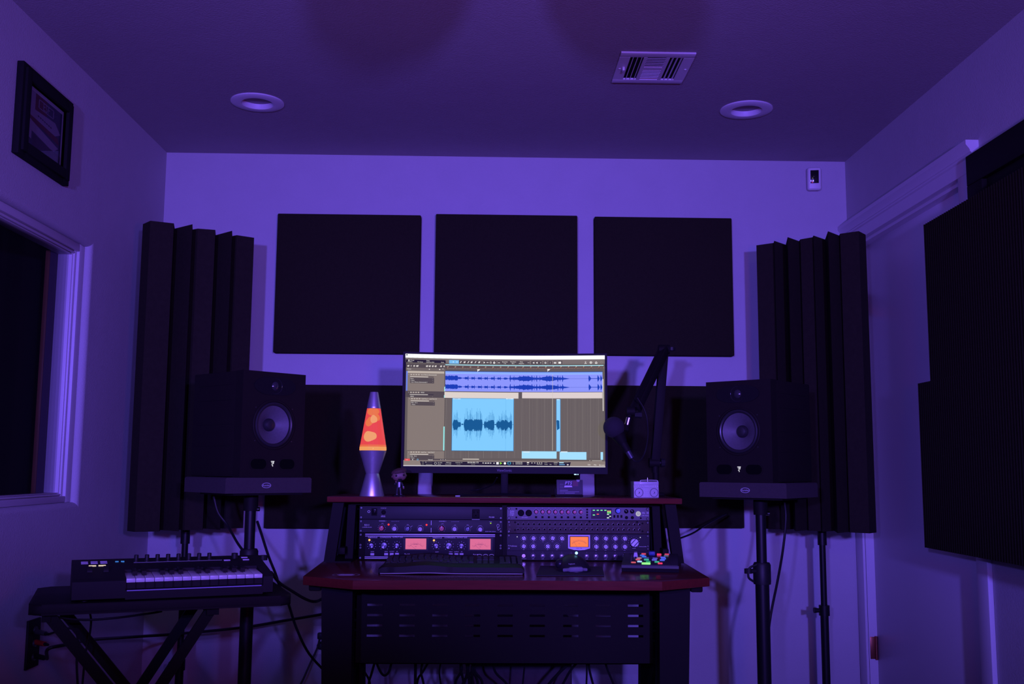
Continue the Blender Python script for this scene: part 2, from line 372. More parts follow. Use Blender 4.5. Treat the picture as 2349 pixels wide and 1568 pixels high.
# ------------------------------------------------------------------ framed award on the left wall
def framed(y0, y1, z0, z1):
    t = thing('picture_frame', 'black framed certificate with red and white artwork on the left wall', 'picture', (XL, y0, z0))
    w_, h_ = y1-y0, z1-z0; fr = .047
    b = B()
    for k, (o_, th) in enumerate(((0, .022), (.014, .030))):
        b.box(0, th, o_, fr, o_, h_-o_, .003).box(0, th, w_-fr, w_-o_, o_, h_-o_, .003).box(0, th-.0006, fr-.004, w_-fr+.004, h_-fr, h_-o_-.0005, .002).box(0, th-.0006, fr-.004, w_-fr+.004, o_+.0005, fr, .002)
    b.build('frame', MATTE, t)
    B().box(.001, .010, fr-.005, w_-fr+.005, fr-.005, h_-fr+.005).build('mat_board', mat('mat_board', (.62, .60, .64), .8), t)
    i = fr+.012; W_, H_ = w_-2*i, h_-2*i
    cols = [mat('art_navy', (.05, .05, .10), .7, var=.2), mat('art_red', (.16, .02, .035), .7, var=.2), mat('art_white', (.38, .33, .40), .7), mat('art_dark', (.05, .03, .06), .7)]
    b = B(); b.M = Matrix(((0, 0, 1, 0), (1, 0, 0, i), (0, 1, 0, i), (0, 0, 0, 1)))   # local (a,b,depth) -> (depth, y, z)
    def poly(pts, mi, d):
        b.mi = mi; b.quad([(p[0]*W_, p[1]*H_, d) for p in pts])
    poly([(0, 0), (1, 0), (1, 1), (0, 1)], 0, .0105)
    poly([(0, .15), (.03, .12), (.55, .58), (.55, 1), (0, 1)], 1, .0108)
    poly([(.08, .66), (.22, .66), (.22, 1), (.08, 1)], 2, .0111)
    poly([(.02, .66), (.12, .52), (.82, .47), (.97, .56), (.80, .72), (.18, .68)], 2, .0114)
    poly([(.02, .48), (.95, .34), (.90, .46), (.12, .53)], 1, .0115)
    poly([(.0, .36), (.08, .47), (.16, .44), (.93, .27), (.80, .16), (.70, .16), (.16, .26), (.16, .10), (0, .12)], 2, .0117)
    poly([(.2, .0), (1, 0), (1, .14), (.2, .22)], 3, .0112)
    # emblem: rounded box outline with blocky letters
    for (a0, b0, a1, b1) in ((.30, .76, .74, .775), (.30, .915, .74, .93), (.30, .76, .32, .93), (.72, .76, .74, .93)):
        poly([(a0, b0), (a1, b0), (a1, b1), (a0, b1)], 2, .0122)
    b.mi = 2
    def f(u, v): return Vector((.0124, i+.52*W_+u, i+.845*H_+v))
    b.text('ESF', 0, 0, 0, .036, f=f)
    b.mi = 3
    for k in range(7): poly([(.30+.06*k, .595-.006*k), (.34+.06*k, .59-.006*k), (.34+.06*k, .615-.006*k), (.30+.06*k, .62-.006*k)], 3, .0119)
    b.build('artwork', cols, t, normals=False)
    B().box(.0135, .015, fr-.003, w_-fr+.003, fr-.003, h_-fr+.003).build('glazing', GLASS, t)
framed(3.01, 3.385, 2.008, 2.296)
# the frame keeps its printed side towards the room
# ------------------------------------------------------------------ fabric panels on the back wall
def wallpanel(x0, x1, z0, z1, label, dz=0):
    t = thing('acoustic_panel', label, 'acoustic panel', ((x0+x1)/2, YB, z0), 0, 'square acoustic panels on the back wall')
    h = (x1-x0)/2
    B().box(-h, h, -.052, 0, 0, z1-z0, .004, 2).build('fabric_cover', FABRIC, t)
def pp(px0, py0, px1, py1, lab):
    a = atY(px0, py0, YB-.052); c = atY(px1, py1, YB-.052); wallpanel(a.x, c.x, c.z, a.z, lab)
pp(637, 489, 960, 811, 'square black acoustic panel, upper row left on the back wall')
pp(1000, 490, 1325, 812, 'square black acoustic panel, upper row middle above the monitor')
pp(1364, 496, 1685, 816, 'square black acoustic panel, upper row right on the back wall')
pp(616, 881, 955, 1213, 'square black acoustic panel, lower row left behind the lava lamp')
pp(996, 882, 1331, 1213, 'square black acoustic panel, lower row middle behind the monitor')
pp(1366, 883, 1708, 1211, 'square black acoustic panel, lower row right behind the microphone arm')

# ------------------------------------------------------------------ corner foam towers
def tower(name_side, prof, z0, z1, label, pole_xy, glabel, knob_z):
    o = thing('foam_panel', label, 'acoustic foam', (prof[0][0], prof[0][1], z0), 0, 'tall folded foam panels in the corners')
    pts = [(x-prof[0][0], y-prof[0][1]) for x, y in prof]
    # backing line parallel to the chord, 4 cm behind the deepest fold
    a = Vector(pts[0]); e = Vector(pts[-1]); d = (e-a).normalized(); n = Vector((-d.y, d.x))
    if n.y < 0: n = -n
    deep = max((Vector(p)-a).dot(n) for p in pts)+.012
    B().prism(pts+[tuple(e+n*deep), tuple(a+n*deep)], 0, z1-z0).build('foam', FOAM, o, sharp=15)
    bb = B(); c0 = a+d*.04+n*deep; c1 = e-d*.04+n*deep
    q = [tuple(c0), tuple(c1), tuple(c1+n*.012), tuple(c0+n*.012)]
    bb.prism(q, .02, z1-z0-.02).build('backing_board', MATTE, o)
    s = thing('stand', glabel, 'stand', (pole_xy[0], pole_xy[1], 0), 0, 'tripod stands of the foam towers')
    B().cyl((0, 0, .12), (0, 0, z1-.15), .0125, seg=20).build('pole', TUBE, s)
    B().cyl((0, 0, z0-.065), (0, 0, z0+.01), .018, seg=20).build('collar', TUBE, s)
    B().cyl((0, 0, .10), (0, 0, knob_z), .016, seg=20).cyl((0, 0, knob_z-.03), (0, 0, knob_z+.01), .021, seg=20).build('lower_tube', TUBE, s)
    B().cyl((-.02, 0, knob_z-.01), (-.042, 0, knob_z-.01), .008, .011, seg=14).build('knob', RUBBER, s)
    for k in range(3):
        t = radians(90+120*k); B().tube([(0, 0, .22), (.2*cos(t), .2*sin(t), .06), (.27*cos(t), .27*sin(t), .012)], .009, smooth=1).build('leg', BLACK, s)
TZ = 2.0
def tp(l): return [tuple(atZ(a, b_, TZ)[:2]) for a, b_ in l]
LP = tp([(345, 506), (399, 512), (401, 524), (441.6, 514), (442, 526), (454, 524), (494, 527), (495, 539), (532.6, 529), (533, 541), (543.5, 539), (583, 545)])
RP = tp([(1969.7, 529.7), (1927, 535.8), (1924.8, 539.9), (1899.4, 530), (1892.6, 549), (1866, 539.9), (1864, 543.8), (1836, 548.6), (1832.7, 552.7), (1806.8, 543.5), (1802.4, 561), (1776, 552), (1774.5, 556.8), (1735, 562.4)])
q = atY(425, 1235, 4.15)
tower('l', LP, .840, TZ, 'tall dark folded foam panel standing in the left corner', (q.x, 4.15), 'thin black stand pole under the left corner foam panel', .32)
q = atY(1886, 1240, 4.15)
tower('r', RP, .846, TZ, 'tall dark folded foam panel standing in the right corner', (q.x, 4.15), 'thin black stand pole under the right corner foam panel', .535)

# ------------------------------------------------------------------ ridged foam on the right wall
def ridged(x, y0, y1, z0, z1, label, step=.0165, rz=0, amp=.012, round_top=False):
    """ridged foam sheet, ridges run vertically, facing -X; y1 is the far edge"""
    o = thing('foam_panel', label, 'acoustic foam', (x, y1, z0), rz, 'ridged foam sheets on the right wall')
    n = int((y1-y0)/step); pts = [(.05, 0)]
    for k in range(n):
        pts += [(0, -k*step-.001), (amp, -k*step-step*.62)]
    pts += [(0, -n*step), (.05, -n*step)]
    B().prism(pts, 0, z1-z0).build('foam', FOAMR, o, sharp=15)
    return o
a = atX(2118, 515, 1.50)
c = atX(2105, 879, 1.485); c2 = atX(2120, 1255, 1.485)
ridged(1.50, 2.0, a.y, c.z+.001, a.z, 'upper of the two ridged black foam sheets on the right wall', rz=radians(-1.2))
ridged(1.485, 1.9, c.y, c2.z, c.z, 'lower of the two ridged black foam sheets on the right wall', rz=radians(-1.2))
a = atX(2216, 360, 1.56)
t = thing('wall_panel', 'flat black framed panel behind the ridged foam at the right edge', 'panel', (1.602, a.y, a.z))
b = B(); b.box(-.045, 0, -1.3, 0, -.10, 0, .003).box(-.045, 0, -.10, 0, -.9, -.10, .003).box(-.045, 0, -1.3, -1.2, -.9, -.10, .003).box(-.045, 0, -1.3, 0, -1.0, -.9, .003)
b.build('frame', BLACK, t); B().box(-.028, 0, -1.2, -.1, -.9, -.1).build('infill', BLACK, t)

# ------------------------------------------------------------------ studio monitors, pads, stands
def speaker(loc, rz, label, plabel, slabel, pole_x, pole_y, zp, right):
    t = thing('studio_speaker', label, 'speaker', loc, rz, 'studio speakers on stands')
    Wd, H, D = .1235, .345, .292
    B().box(-Wd, Wd, .040, D, .001, H-.001, .004, 2).build('cabinet', SPKB, t)
    b = B(); hz, hr = .172, .0632                      # front plate with the woofer opening cut in it
    cor = [atan2(z_-hz, x_) for x_ in (-Wd, Wd) for z_ in (0, H)]
    ang = sorted([2*pi*k/72-pi for k in range(72)]+cor); inn = []; out = []; deepr = []; side = []
    for a_ in ang:
        c_, s_ = cos(a_), sin(a_)
        k_ = min((Wd/abs(c_)) if abs(c_) > 1e-6 else 9, ((H-hz)/s_ if s_ > 1e-6 else (-hz/s_ if s_ < -1e-6 else 9)))
        inn.append(b.bm.verts.new((hr*c_, 0, hz+hr*s_))); deepr.append(b.bm.verts.new((hr*c_, .036, hz+hr*s_)))
        out.append(b.bm.verts.new((k_*c_, 0, hz+k_*s_))); side.append(b.bm.verts.new((k_*c_, .0405, hz+k_*s_)))
    n_ = len(ang)
    for i in range(n_):
        j = (i+1) % n_
        for p_, q_ in ((inn, out), (out, side), (deepr, inn)): b.bm.faces.new((p_[i], p_[j], q_[j], q_[i]))
    b.build('baffle', SPKB, t)
    # tweeter waveguide plate with dome
    o = B().prism([(.062*cos(a)*(1 if abs(cos(a)) < .7 else 1.0)+(.03 if cos(a) > 0 else -.03)*0+.02*(1 if cos(a) > 0 else -1), .299+.030*sin(a)) for a in [2*pi*k/40+.01 for k in range(40)]], -.003, .001, 'Y').build('tweeter_plate', MATTE, t)
    o = B().lathe([(.026, .0035), (.020, -.001), (.0165, -.004)], (0, 0, .299), 'Y').lathe([(.0165, .0), (.0145, .0035), (.008, .0075), (0, .009)], (0, 0, .299), 'Y').build('tweeter_dome', mat('dome_gloss', (.03, .03, .035), .12, spec=.8), t)
    B().lathe([(.083, .000), (.083, .003), (.080, .0045), (.076, .004), (.0755, -.001)], (0, 0, .172), 'Y', 56).build('woofer_ring', SPKB, t)
    B().lathe([(.0755, -.001), (.073, .004), (.069, .0052), (.065, .003), (.0625, -.003)], (0, 0, .172), 'Y', 56).build('surround', mat('surround_rubber', (.02, .02, .022), .35, spec=.5), t)
    # the cone sinks into the cabinet
    o = B().lathe([(.0625, -.003), (.045, -.014), (.0215, -.030), (.0205, -.031)], (0, 0, .172), 'Y', 56).build('cone', mat('woofer_cone', (.10, .095, .105), .5, var=.2, vscale=150, spec=.3), t)
    o['label'] = 'grey woofer cone'
    B().lathe([(.0215, -.030), (.021, -.024), (.015, -.016), (0, -.011)], (0, 0, .172), 'Y').build('dust_cap', mat('cap', (.02, .02, .022), .4), t)
    for sx in (-1, 1):
        # bass ports
        pts = []
        for k in range(28):
            a = 2*pi*k/28+.05
            pts.append((sx*.056+.015*(1 if cos(a) > 0 else -1)+.019*cos(a), .043+.019*sin(a)))
        B().prism(pts, -.0022, 0, 'Y').build('port_rim', SPKB, t)
        cx = sx*.056
        B().prism([(cx+(x-cx)*.88, .043+(z-.043)*.86) for x, z in pts], -.0028, -.0015, 'Y').build('port', mat('port_hole', (.003, .003, .003), .9, spec=.05), t)
    b = B(); y = -.0012
    for (x0, x1, z0, z1) in ((-.0062, .0062, .0505, .0528), (-.0045, .0042, .0468, .0488), (-.0022, .0038, .0432, .0450), (-.0038, .0002, .0395, .0414), (-.0005, .0014, .0350, .0395), (.0026, .0046, .0450, .0505)):
        b.box(x0, x1, y, 0, z0, z1)
    o = b.build('badge', emis('badge_white', (235, 235, 245), .9), t); o['label'] = 'small lit white emblem'
    for x in (-.072, .072):
        for z in (.118, .226): B().lathe([(0, .0012), (.0018, .0012), (.002, 0)], (x, 0, z), 'Y', 10).build('screw', mat('dark_screw', (.1, .1, .1), .4, metal=.7), t)
    # groove lines along the side panel
    for z in (.10, .17, .25, .30):
        for sx in (-1, 1): B().box(sx*Wd-.0006, sx*Wd+.0006, .06, D-.03, z, z+.0012).build('side_groove', BLACK, t)
    # isolation pad
    m = Matrix.Rotation(rz, 3, 'Z') @ Vector((0, .14, 0)); pr_ = rz*.86
    p = thing('isolation_pad', plabel, 'pad', (loc[0]+m.x, loc[1]+m.y, loc[2]-.051), pr_, 'foam pads under the speakers')
    B().prism([(-.155, 0), (-.155, .046), (-.150, .050), (.150, .050), (.155, .046), (.155, 0)], -.155, .145, 'Y').build('foam', mat('pad_foam', (.038, .030, .030), .9, var=.15, vscale=90, bump=.4, bscale=500), p)
    b = B(); lx = (-.012 if not right else .012)
    for k in range(28):
        a0, a1 = 2*pi*k/28, 2*pi*(k+1)/28
        b.quad([(lx+.0165*cos(a0), -.1556, .025+.0085*sin(a0)), (lx+.0165*cos(a1), -.1556, .025+.0085*sin(a1)), (lx+.0150*cos(a1), -.1556, .025+.0072*sin(a1)), (lx+.0150*cos(a0), -.1556, .025+.0072*sin(a0))])
    b.text('Auralex', lx, -.1557, .025, .0085)
    b.build('logo', mat('pad_logo', (.55, .55, .6), .5), p, normals=False)
    # stand
    s = thing('speaker_stand', slabel, 'stand', (pole_x, pole_y, 0), 0, 'speaker stands')
    zt = loc[2]-.052
    pm = B(); pm.M = Matrix.Rotation(pr_, 4, 'Z'); pm.box(-.125, .125, -.12, .12, zt-.006, zt).build('top_plate', BLACK, s)
    B().cyl((0, 0, zt-.06), (0, 0, zt-.006), .024, seg=24).build('socket', BLACK, s)
    zc = .78 if not right else .735
    B().cyl((0, 0, zc-.02), (0, 0, zt-.03), .0175, seg=28).build('inner_tube', TUBE, s)
    B().cyl((0, 0, .10), (0, 0, zc), .0215 if not right else .0235, seg=28).build('outer_tube', TUBE, s)
    B().lathe([(.0, zc-.045), (.029, zc-.045), (.030, zc-.035), (.030, zc+.02), (.026, zc+.028), (.018, zc+.028)], seg=28).build('clamp_collar', RUBBER, s)
    sg = 1 if not right else -1
    B().cyl((sg*.02, -.01, zc), (sg*.046, -.015, zc), .008, seg=12).lathe([(0, -.008), (.013, -.008), (.013, .008), (0, .008)], (sg*.052, -.015, zc), 'Z', 10).build('clamp_knob', RUBBER, s)
    if right: B().tube([(-.022, -.02, zc+.022), (-.048, -.02, zc+.01), (-.052, -.02, zc-.02), (-.034, -.02, zc-.035)], .004).build('cable_hook', RUBBER, s)
    B().cyl((.018, 0, zt-.055), (.03, 0, zt-.055), .007, seg=12).build('set_screw', CHROME, s)
    for k in range(3):
        a = radians(30+120*k); B().tube([(.02*cos(a), .02*sin(a), .24), (.26*cos(a), .26*sin(a), .04), (.33*cos(a), .33*sin(a), .012)], .012, smooth=1).build('leg', BLACK, s)
    return t
LS = (-.702, 3.405, 1.045); RS = (.857, 3.475, 1.037)
speaker(LS, radians(47), 'black studio speaker on the left stand, turned towards the desk', 'foam pad under the left speaker', 'black pole stand carrying the left speaker', -.787, 3.49, 0, False)
speaker(RS, radians(-43), 'black studio speaker on the right stand, turned towards the desk', 'foam pad under the right speaker', 'black pole stand with clamp collar carrying the right speaker', .952, 3.57, 0, True)

# ------------------------------------------------------------------ desk
DC, DT = .063, .772     # centre x and worktop height
desk = thing('studio_desk', 'cherry red studio desk with raised shelf and black slotted metal front', 'desk', (DC, 3.3, 0))
def dk(b, name, m): o = b.build(name, m, desk); o.location = (-DC, -3.3, 0); return o
b = B(); fr = []
for k in range(9):
    u = k/8; x = DC-.425+.85*u; fr.append((x, 2.872+.012*sin(pi*u)))
pts = [(DC-.580, 2.982)]+fr+[(DC+.580, 2.982), (DC+.598, 3.50), (DC+.598, 3.76), (DC-.598, 3.76), (DC-.598, 3.50)]
b.prism(pts, DT-.025, DT)
r = bmesh.ops.bevel(b.bm, geom=[e for e in b.bm.edges if abs(e.verts[0].co.z-e.verts[1].co.z) < 1e-4], offset=.002, segments=2, profile=.5, affect='EDGES')
for f_ in b.bm.faces:
    f_.normal_update(); f_.material_index = 1 if abs(f_.normal.z) < .5 else 0
dk(b, 'worktop', [CHERRY, EDGE])
SZ = .985
b = B().box(DC-.577, DC+.577, 3.36, 3.74, SZ-.018, SZ, .0025)
for f_ in b.bm.faces:
    f_.normal_update(); f_.material_index = 1 if abs(f_.normal.z) < .5 else 0
dk(b, 'raised_shelf', [CHERRY, EDGE])
def bar(x0, z0, x1, z1, w0, y0, y1): return B().prism([(x0-w0/2, z0), (x0+w0/2, z0), (x1+w0/2, z1), (x1-w0/2, z1)], y0, y1, 'Y')
for sx in (-1, 1):
    X = lambda v: DC+sx*v
    dk(bar(X(.570), DT+.002, X(.545), SZ-.018, .036, 3.40, 3.43), 'upright', BLACK)
    dk(bar(X(.520), DT+.002, X(.513), SZ-.018, .026, 3.50, 3.54), 'rack_rail', BLACK)
    dk(bar(X(.570), DT+.002, X(.545), SZ-.018, .036, 3.68, 3.71), 'upright', BLACK)
    dk(B().box(min(X(.562), X(.488)), max(X(.562), X(.488)), 3.722, 3.728, DT+.001, SZ-.019), 'side_panel', BLACK)
    dk(B().box(min(X(.578), X(.500)), max(X(.578), X(.500)), 3.40, 3.70, DT+.0, DT+.004), 'foot_plate', BLACK)
    dk(B().box(min(X(.545), X(.525)), max(X(.545), X(.525)), 3.44, 3.50, DT+.022, DT+.045, .003), 'bracket', BLACK)
    # leg frame: slanted front and rear posts joined at the floor
    dk(B().prism([(X(.540), DT-.025), (X(.449), DT-.025), (X(.444), .02), (X(.520), .02)], 3.06, 3.12, 'Y'), 'leg', BLACK)
    dk(B().prism([(X(.540), DT-.025), (X(.480), DT-.025), (X(.470), .02), (X(.520), .02)], 3.62, 3.68, 'Y'), 'leg', BLACK)
    dk(B().box(min(X(.520), X(.455)), max(X(.520), X(.455)), 2.98, 3.74, .0, .03, .004), 'foot', BLACK)
    dk(B().box(min(X(.575), X(.54)), max(X(.575), X(.54)), 3.05, 3.35, DT-.050, DT-.026, .004), 'slide_rail', BLACK)
dk(B().box(DC-.515, DC+.515, 3.48, 3.51, SZ-.018-.012, SZ-.018), 'cross_rail', BLACK)
dk(B().box(DC-.008, DC+.008, 3.495, 3.55, DT, SZ-.018), 'rack_rail', BLACK)
# modesty panel with real slots
MY = 3.22; a = atY(815, 1522, MY); e = atY(1498, 1524, MY); zb = a.z; zt = DT-.026
rows = [atY(1157, yy, MY).z for yy in (1387.5, 1411, 1434.5, 1458)]
cols = [atY(680+cx/2.447, 1400, MY).x for cx in (440, 622, 806, 989, 1172, 1352, 1540, 1722, 1903)]
b = B(); hs = .0034; hw = .0235; zc = zt
for rz_ in rows:
    b.box(a.x, e.x, MY, MY+.003, rz_+hs, zc); zc = rz_-hs; xx = a.x
    for cx in cols: b.box(xx, cx-hw, MY, MY+.003, rz_-hs, rz_+hs); xx = cx+hw
    b.box(xx, e.x, MY, MY+.003, rz_-hs, rz_+hs)
b.box(a.x, e.x, MY, MY+.003, zb, zc).box(a.x, e.x, MY, MY+.02, zb, zb+.003).box(a.x, e.x, MY-.012, MY+.02, zt-.03, zt)
dk(b, 'modesty_panel', BLACK)

# ------------------------------------------------------------------ rack gear
U1 = .0444
def rackthing(name, label, x, z, group='rack units under the raised shelf', y=3.488):
    return thing(name, label, 'audio equipment', (x, y, z), 0, group)
def face(t, h, m, w=.4826, dep=.22, ears=True, bev=.0015):
    B().box(.001, w-.001, 0, .004, .0006, h-.0006, .001).build('face_plate', m, t)
    B().box(.02, w-.02, .004, dep, .001, h-.001).build('chassis', BLACK, t)
    for x in (.0075, w-.0075):
        for z in ((.0065, h-.0065) if h < .05 else (.0065, .04, h-.04, h-.0065)):
            B().lathe([(0, .0032), (.0035, .0032), (.0048, .0012), (.0048, 0)], (x, 0, z), 'Y', 14).build('screw', mat('rack_screw', (.04, .04, .04), .3, metal=.6), t)
def knob(t, x, z, r, m, ang=0, depth=.014, skirt=None, stripes=None, pm=None):
    b = B()
    if skirt: b.mi = 1; b.lathe([(skirt, 0), (skirt, .003), (r, .004)], (x, 0, z), 'Y', 24); b.mi = 0
    b.lathe([(r, .002), (r*.93, depth-.001), (r*.85, depth), (0, depth)], (x, 0, z), 'Y', 24)
    b.mi = 2
    c_, s_ = sin(ang), cos(ang)   # pointer direction
    w_ = r*.11
    if stripes:
        for o_ in (-.42, .42):
            q = []
            for (al, wd) in ((-.80, -1), (.80, -1), (.80, 1), (-.80, 1)):
                px_ = al*r*c_+(o_*r+wd*w_)*s_; pz_ = al*r*s_-(o_*r+wd*w_)*c_; q.append((x+px_, -depth-.0003, z+pz_))
            b.quad(q)
    else:
        q = []
        for (al, wd) in ((.2, -1), (.98, -1), (.98, 1), (.2, 1)):
            q.append((x+al*r*c_+wd*w_*s_, -depth-.0003, z+al*r*s_-wd*w_*c_))
        b.quad(q)
    return b.build('knob', [m, MATTE, pm or PRINT], t)
def led(t, x, z, r, rgb, es=1, ring=True):
    o = B().lathe([(r, 0), (r, .002), (r*.7, .0035), (0, .004)], (x, 0, z), 'Y', 16).build('led', emis('led_%d_%d_%d' % rgb, rgb, es), t)
    return o
def ticks(b, x, z, r0, r1, n=11, a0=-2.4, a1=2.4, w_=.0003, y=-.0005):
    for k in range(n):
        a = a0+(a1-a0)*k/(n-1); c_, s_ = sin(a), cos(a)
        b.quad([(x+r0*c_-w_*s_, y, z+r0*s_+w_*c_), (x+r1*c_-w_*s_, y, z+r1*s_+w_*c_), (x+r1*c_+w_*s_, y, z+r1*s_-w_*c_), (x+r0*c_+w_*s_, y, z+r0*s_-w_*c_)])
LX = -.4245; RX = .0705; Z0 = DT+.0015
RED = mat('knob_red', (.45, .02, .02), .4); KGREY = mat('knob_grey', (.42, .40, .42), .4); KBLUE = mat('knob_blue', (.03, .04, .11), .4)
KWHITE = mat('knob_white', (.72, .70, .72), .35)
# mapping of a crop of the left rack (6.182 px per photo px) to face metres
def lx(zx): return (zx-145)/4175
def lz(zx, zy, top, h): return h-(zy-top-.0115*(zx-145))/4175
# power conditioner
t = rackthing('power_conditioner', 'plain dark rack power conditioner with rocker switch, top left of the rack', LX, Z0+3*U1); face(t, U1, RACK)
f = lambda zx, zy: (lx(zx), lz(zx, zy, 125, U1))
x, z = f(357, 212); B().box(x-.0095, x+.0095, -.003, 0, z-.012, z+.012, .001).build('switch_frame', MATTE, t)
B().box(x-.0065, x+.0065, -.006, -.002, z-.009, z+.009, .002, rot=Matrix.Rotation(.2, 3, 'X')).build('rocker_switch', mat('gloss_black', (.01, .01, .01), .12), t)
x, z = f(487, 215); B().lathe([(.0075, 0), (.0075, .003), (.005, .004), (.004, .001), (0, .001)], (x, 0, z), 'Y').build('breaker', MATTE, t)
b = B(); x, z = f(280, 208); b.text('O', x, -.0006, z, .012)
x, z = f(485, 160); b.text('POWER/TEST', x, -.0006, z, .0032); x, z = f(482, 266); b.text('CIRCUIT', x, -.0006, z, .0036); b.text('BREAKER', x, -.0006, z-.003, .0036)
x, z = f(2000, 295); b.text('PS1000', x, -.0006, z, .0062); x, z = f(1778, 328); b.box(x-.013, x+.013, -.0006, 0, z, z+.0008)
b.build('lettering', PRINT, t, normals=False)
x, z = f(1778, 245); B().box(x-.0125, x+.0125, -.003, 0, z-.015, z+.015, .002).build('outlet', BLACK, t)
b = B(); b.box(x-.007, x-.0052, -.0034, -.001, z+.002, z+.008).box(x+.0052, x+.007, -.0034, -.001, z+.002, z+.008).lathe([(0, .0034), (.0022, .0034)], (x, 0, z-.006), 'Y', 12); b.build('outlet_slots', mat('port_hole', (0, 0, 0)), t)
# two channel preamp
t = rackthing('preamplifier', 'dark two channel rack preamplifier marked 5211 with two red knobs', LX, Z0+2*U1); face(t, U1, RACK)
f = lambda zx, zy: (lx(zx), lz(zx, zy, 308, U1))
b = B()
x, z = f(258, 390); b.text('5211', x, -.0006, z, .0088); x, z = f(258, 420); b.text('2 CHANNEL MIC PRE', x, -.0006, z, .0034)
for ch, dx in ((1, 0), (2, 838)):
    x, z = f(475+dx, 335+.0115*dx); b.text('CHANNEL %d' % ch, x, -.0006, z, .0045)
    for nm, cx, cz in (('GAIN', 475, 368), ('TRIM', 650, 388), ('FREQ', 828, 388), ('OUTPUT', 1003, 400)): x, z = f(cx+dx, cz+.0115*dx); b.text(nm, x, -.0006, z, .0028)
    for k in range(8): x, z = f(600+14*k+dx, 342+.0115*dx); b.box(x, x+.0012, -.0006, 0, z, z+.001)
    x, z = f(465+dx, 432+.0115*dx); ticks(b, x, z, .0105, .0130)
    for cx, cz in ((645, 440), (828, 442), (1003, 445)): x, z = f(cx+dx, cz+.0115*dx); ticks(b, x, z, .0098, .0105, 21, w_=.0005)
    x, z = f(880+dx, 412+.0115*dx); b.quad([(x-.003, -.0006, z-.002), (x-.0025, -.0006, z-.0025), (x+.003, -.0006, z+.002), (x+.0025, -.0006, z+.0025)])
for zz in (365, 465): x, z = f(1155, zz); b.box(x-.0008, x+.0008, -.0006, 0, z-.0075, z+.0075)
x, z = f(1985, 355); b.text('POWER', x, -.0006, z, .0026); x, z = f(1985, 507); b.text('RUPERT NEVE DESIGNS', x, -.0006, z+.004, .0034)
x, z = f(2090, 425)
for k in range(16):
    a0, a1 = 2*pi*k/16, 2*pi*(k+1)/16
    b.quad([(x+.0042*cos(a0), -.0006, z+.0035+.006*sin(a0)), (x+.0042*cos(a1), -.0006, z+.0035+.006*sin(a1)), (x+.0034*cos(a1), -.0006, z+.0035+.0052*sin(a1)), (x+.0034*cos(a0), -.0006, z+.0035+.0052*sin(a0))])
b.quad([(x-.003, -.0006, z), (x-.002, -.0006, z), (x+.001, -.0006, z-.012), (x, -.0006, z-.012)]); b.quad([(x, -.0006, z-.012), (x+.001, -.0006, z-.012), (x+.009, -.0006, z-.006), (x+.009, -.0006, z-.005)])
b.build('lettering', PRINT, t, normals=False)
for dx in (0, 838):
    for i, (cx, cz, m_, r_, an) in enumerate(((465, 432, RED, .0088, .3 if not dx else 0), (645, 440, KGREY, .0078, 2.2), (828, 442, KBLUE, .0078, .6), (1003, 448, KGREY, .0078, 2.6))):
        x, z = f(cx+dx, cz+.0115*dx); k_ = knob(t, x, z, r_, m_, an, skirt=r_*1.12)
        if m_ is RED: k_['label'] = 'red gain knob'
x, z = f(560, 384); led(t, x, z, .0030, (255, 52, 50), 1.6); x, z = f(1090, 392); led(t, x, z, .0030, (255, 52, 50), 1.6); x, z = f(1988, 375); led(t, x, z, .002, (170, 225, 50), 1.0)
# two channel compressor with meters
t = rackthing('compressor', 'black two channel rack compressor marked 260 VU with two pink lit meters', LX, Z0)
H2 = 2*U1; face(t, H2, BLACK)
f = lambda zx, zy: (lx(zx), lz(zx, zy, 490, H2))
xa, xb = lx(240), lx(2050)
B().box(xa, xb, -.006, 0, .004, H2-.003, .001).build('raised_face', mat('comp_face', (.016, .015, .020), .5, spec=.12), t)
b = B()
for z0_, z1_ in ((H2-.0062, H2-.0030), (H2-.0115, H2-.0092), (.0040, .0062), (.0085, .0112)): b.box(xa, xb, -.0072, -.0055, z0_, z1_, .0003)
b.build('trim_stripes', mat('silver_stripe', (.65, .63, .68), .4, metal=.2), t)
b = B(); Y_ = -.0063
for dx in (0, 898):
    for nm, cx, sz in (('THRESHOLD', 345, .0056), ('COMPRESSION', 523, .0056), ('OUTPUT GAIN', 695, .0056)): x, z = f(cx+dx, 556+.0115*dx); b.text(nm, x, Y_, z, sz)
    for cx, cz, rr in ((332, 665, .0085), (508, 665, .0108), (685, 668, .0085)):
        x, z = f(cx+dx, cz+.0115*dx); ticks(b, x, z, rr+.0035, rr+.006, 9, y=Y_, w_=.00045)
    for nm, cx in (('SLOW', 345), ('INPUT', 537), ('OUTPUT', 615), ('GR', 687)): x, z = f(cx+dx, 750+.0115*dx); b.text(nm, x, Y_, z, .0040)
x, z = f(875, 775); b.text('260 - vu', x, Y_, z-.006, .0125); x, z = f(1830, 787); b.text('260 - vu', x, Y_, z-.006, .0125)
b.build('lettering', PRINT, t, normals=False)
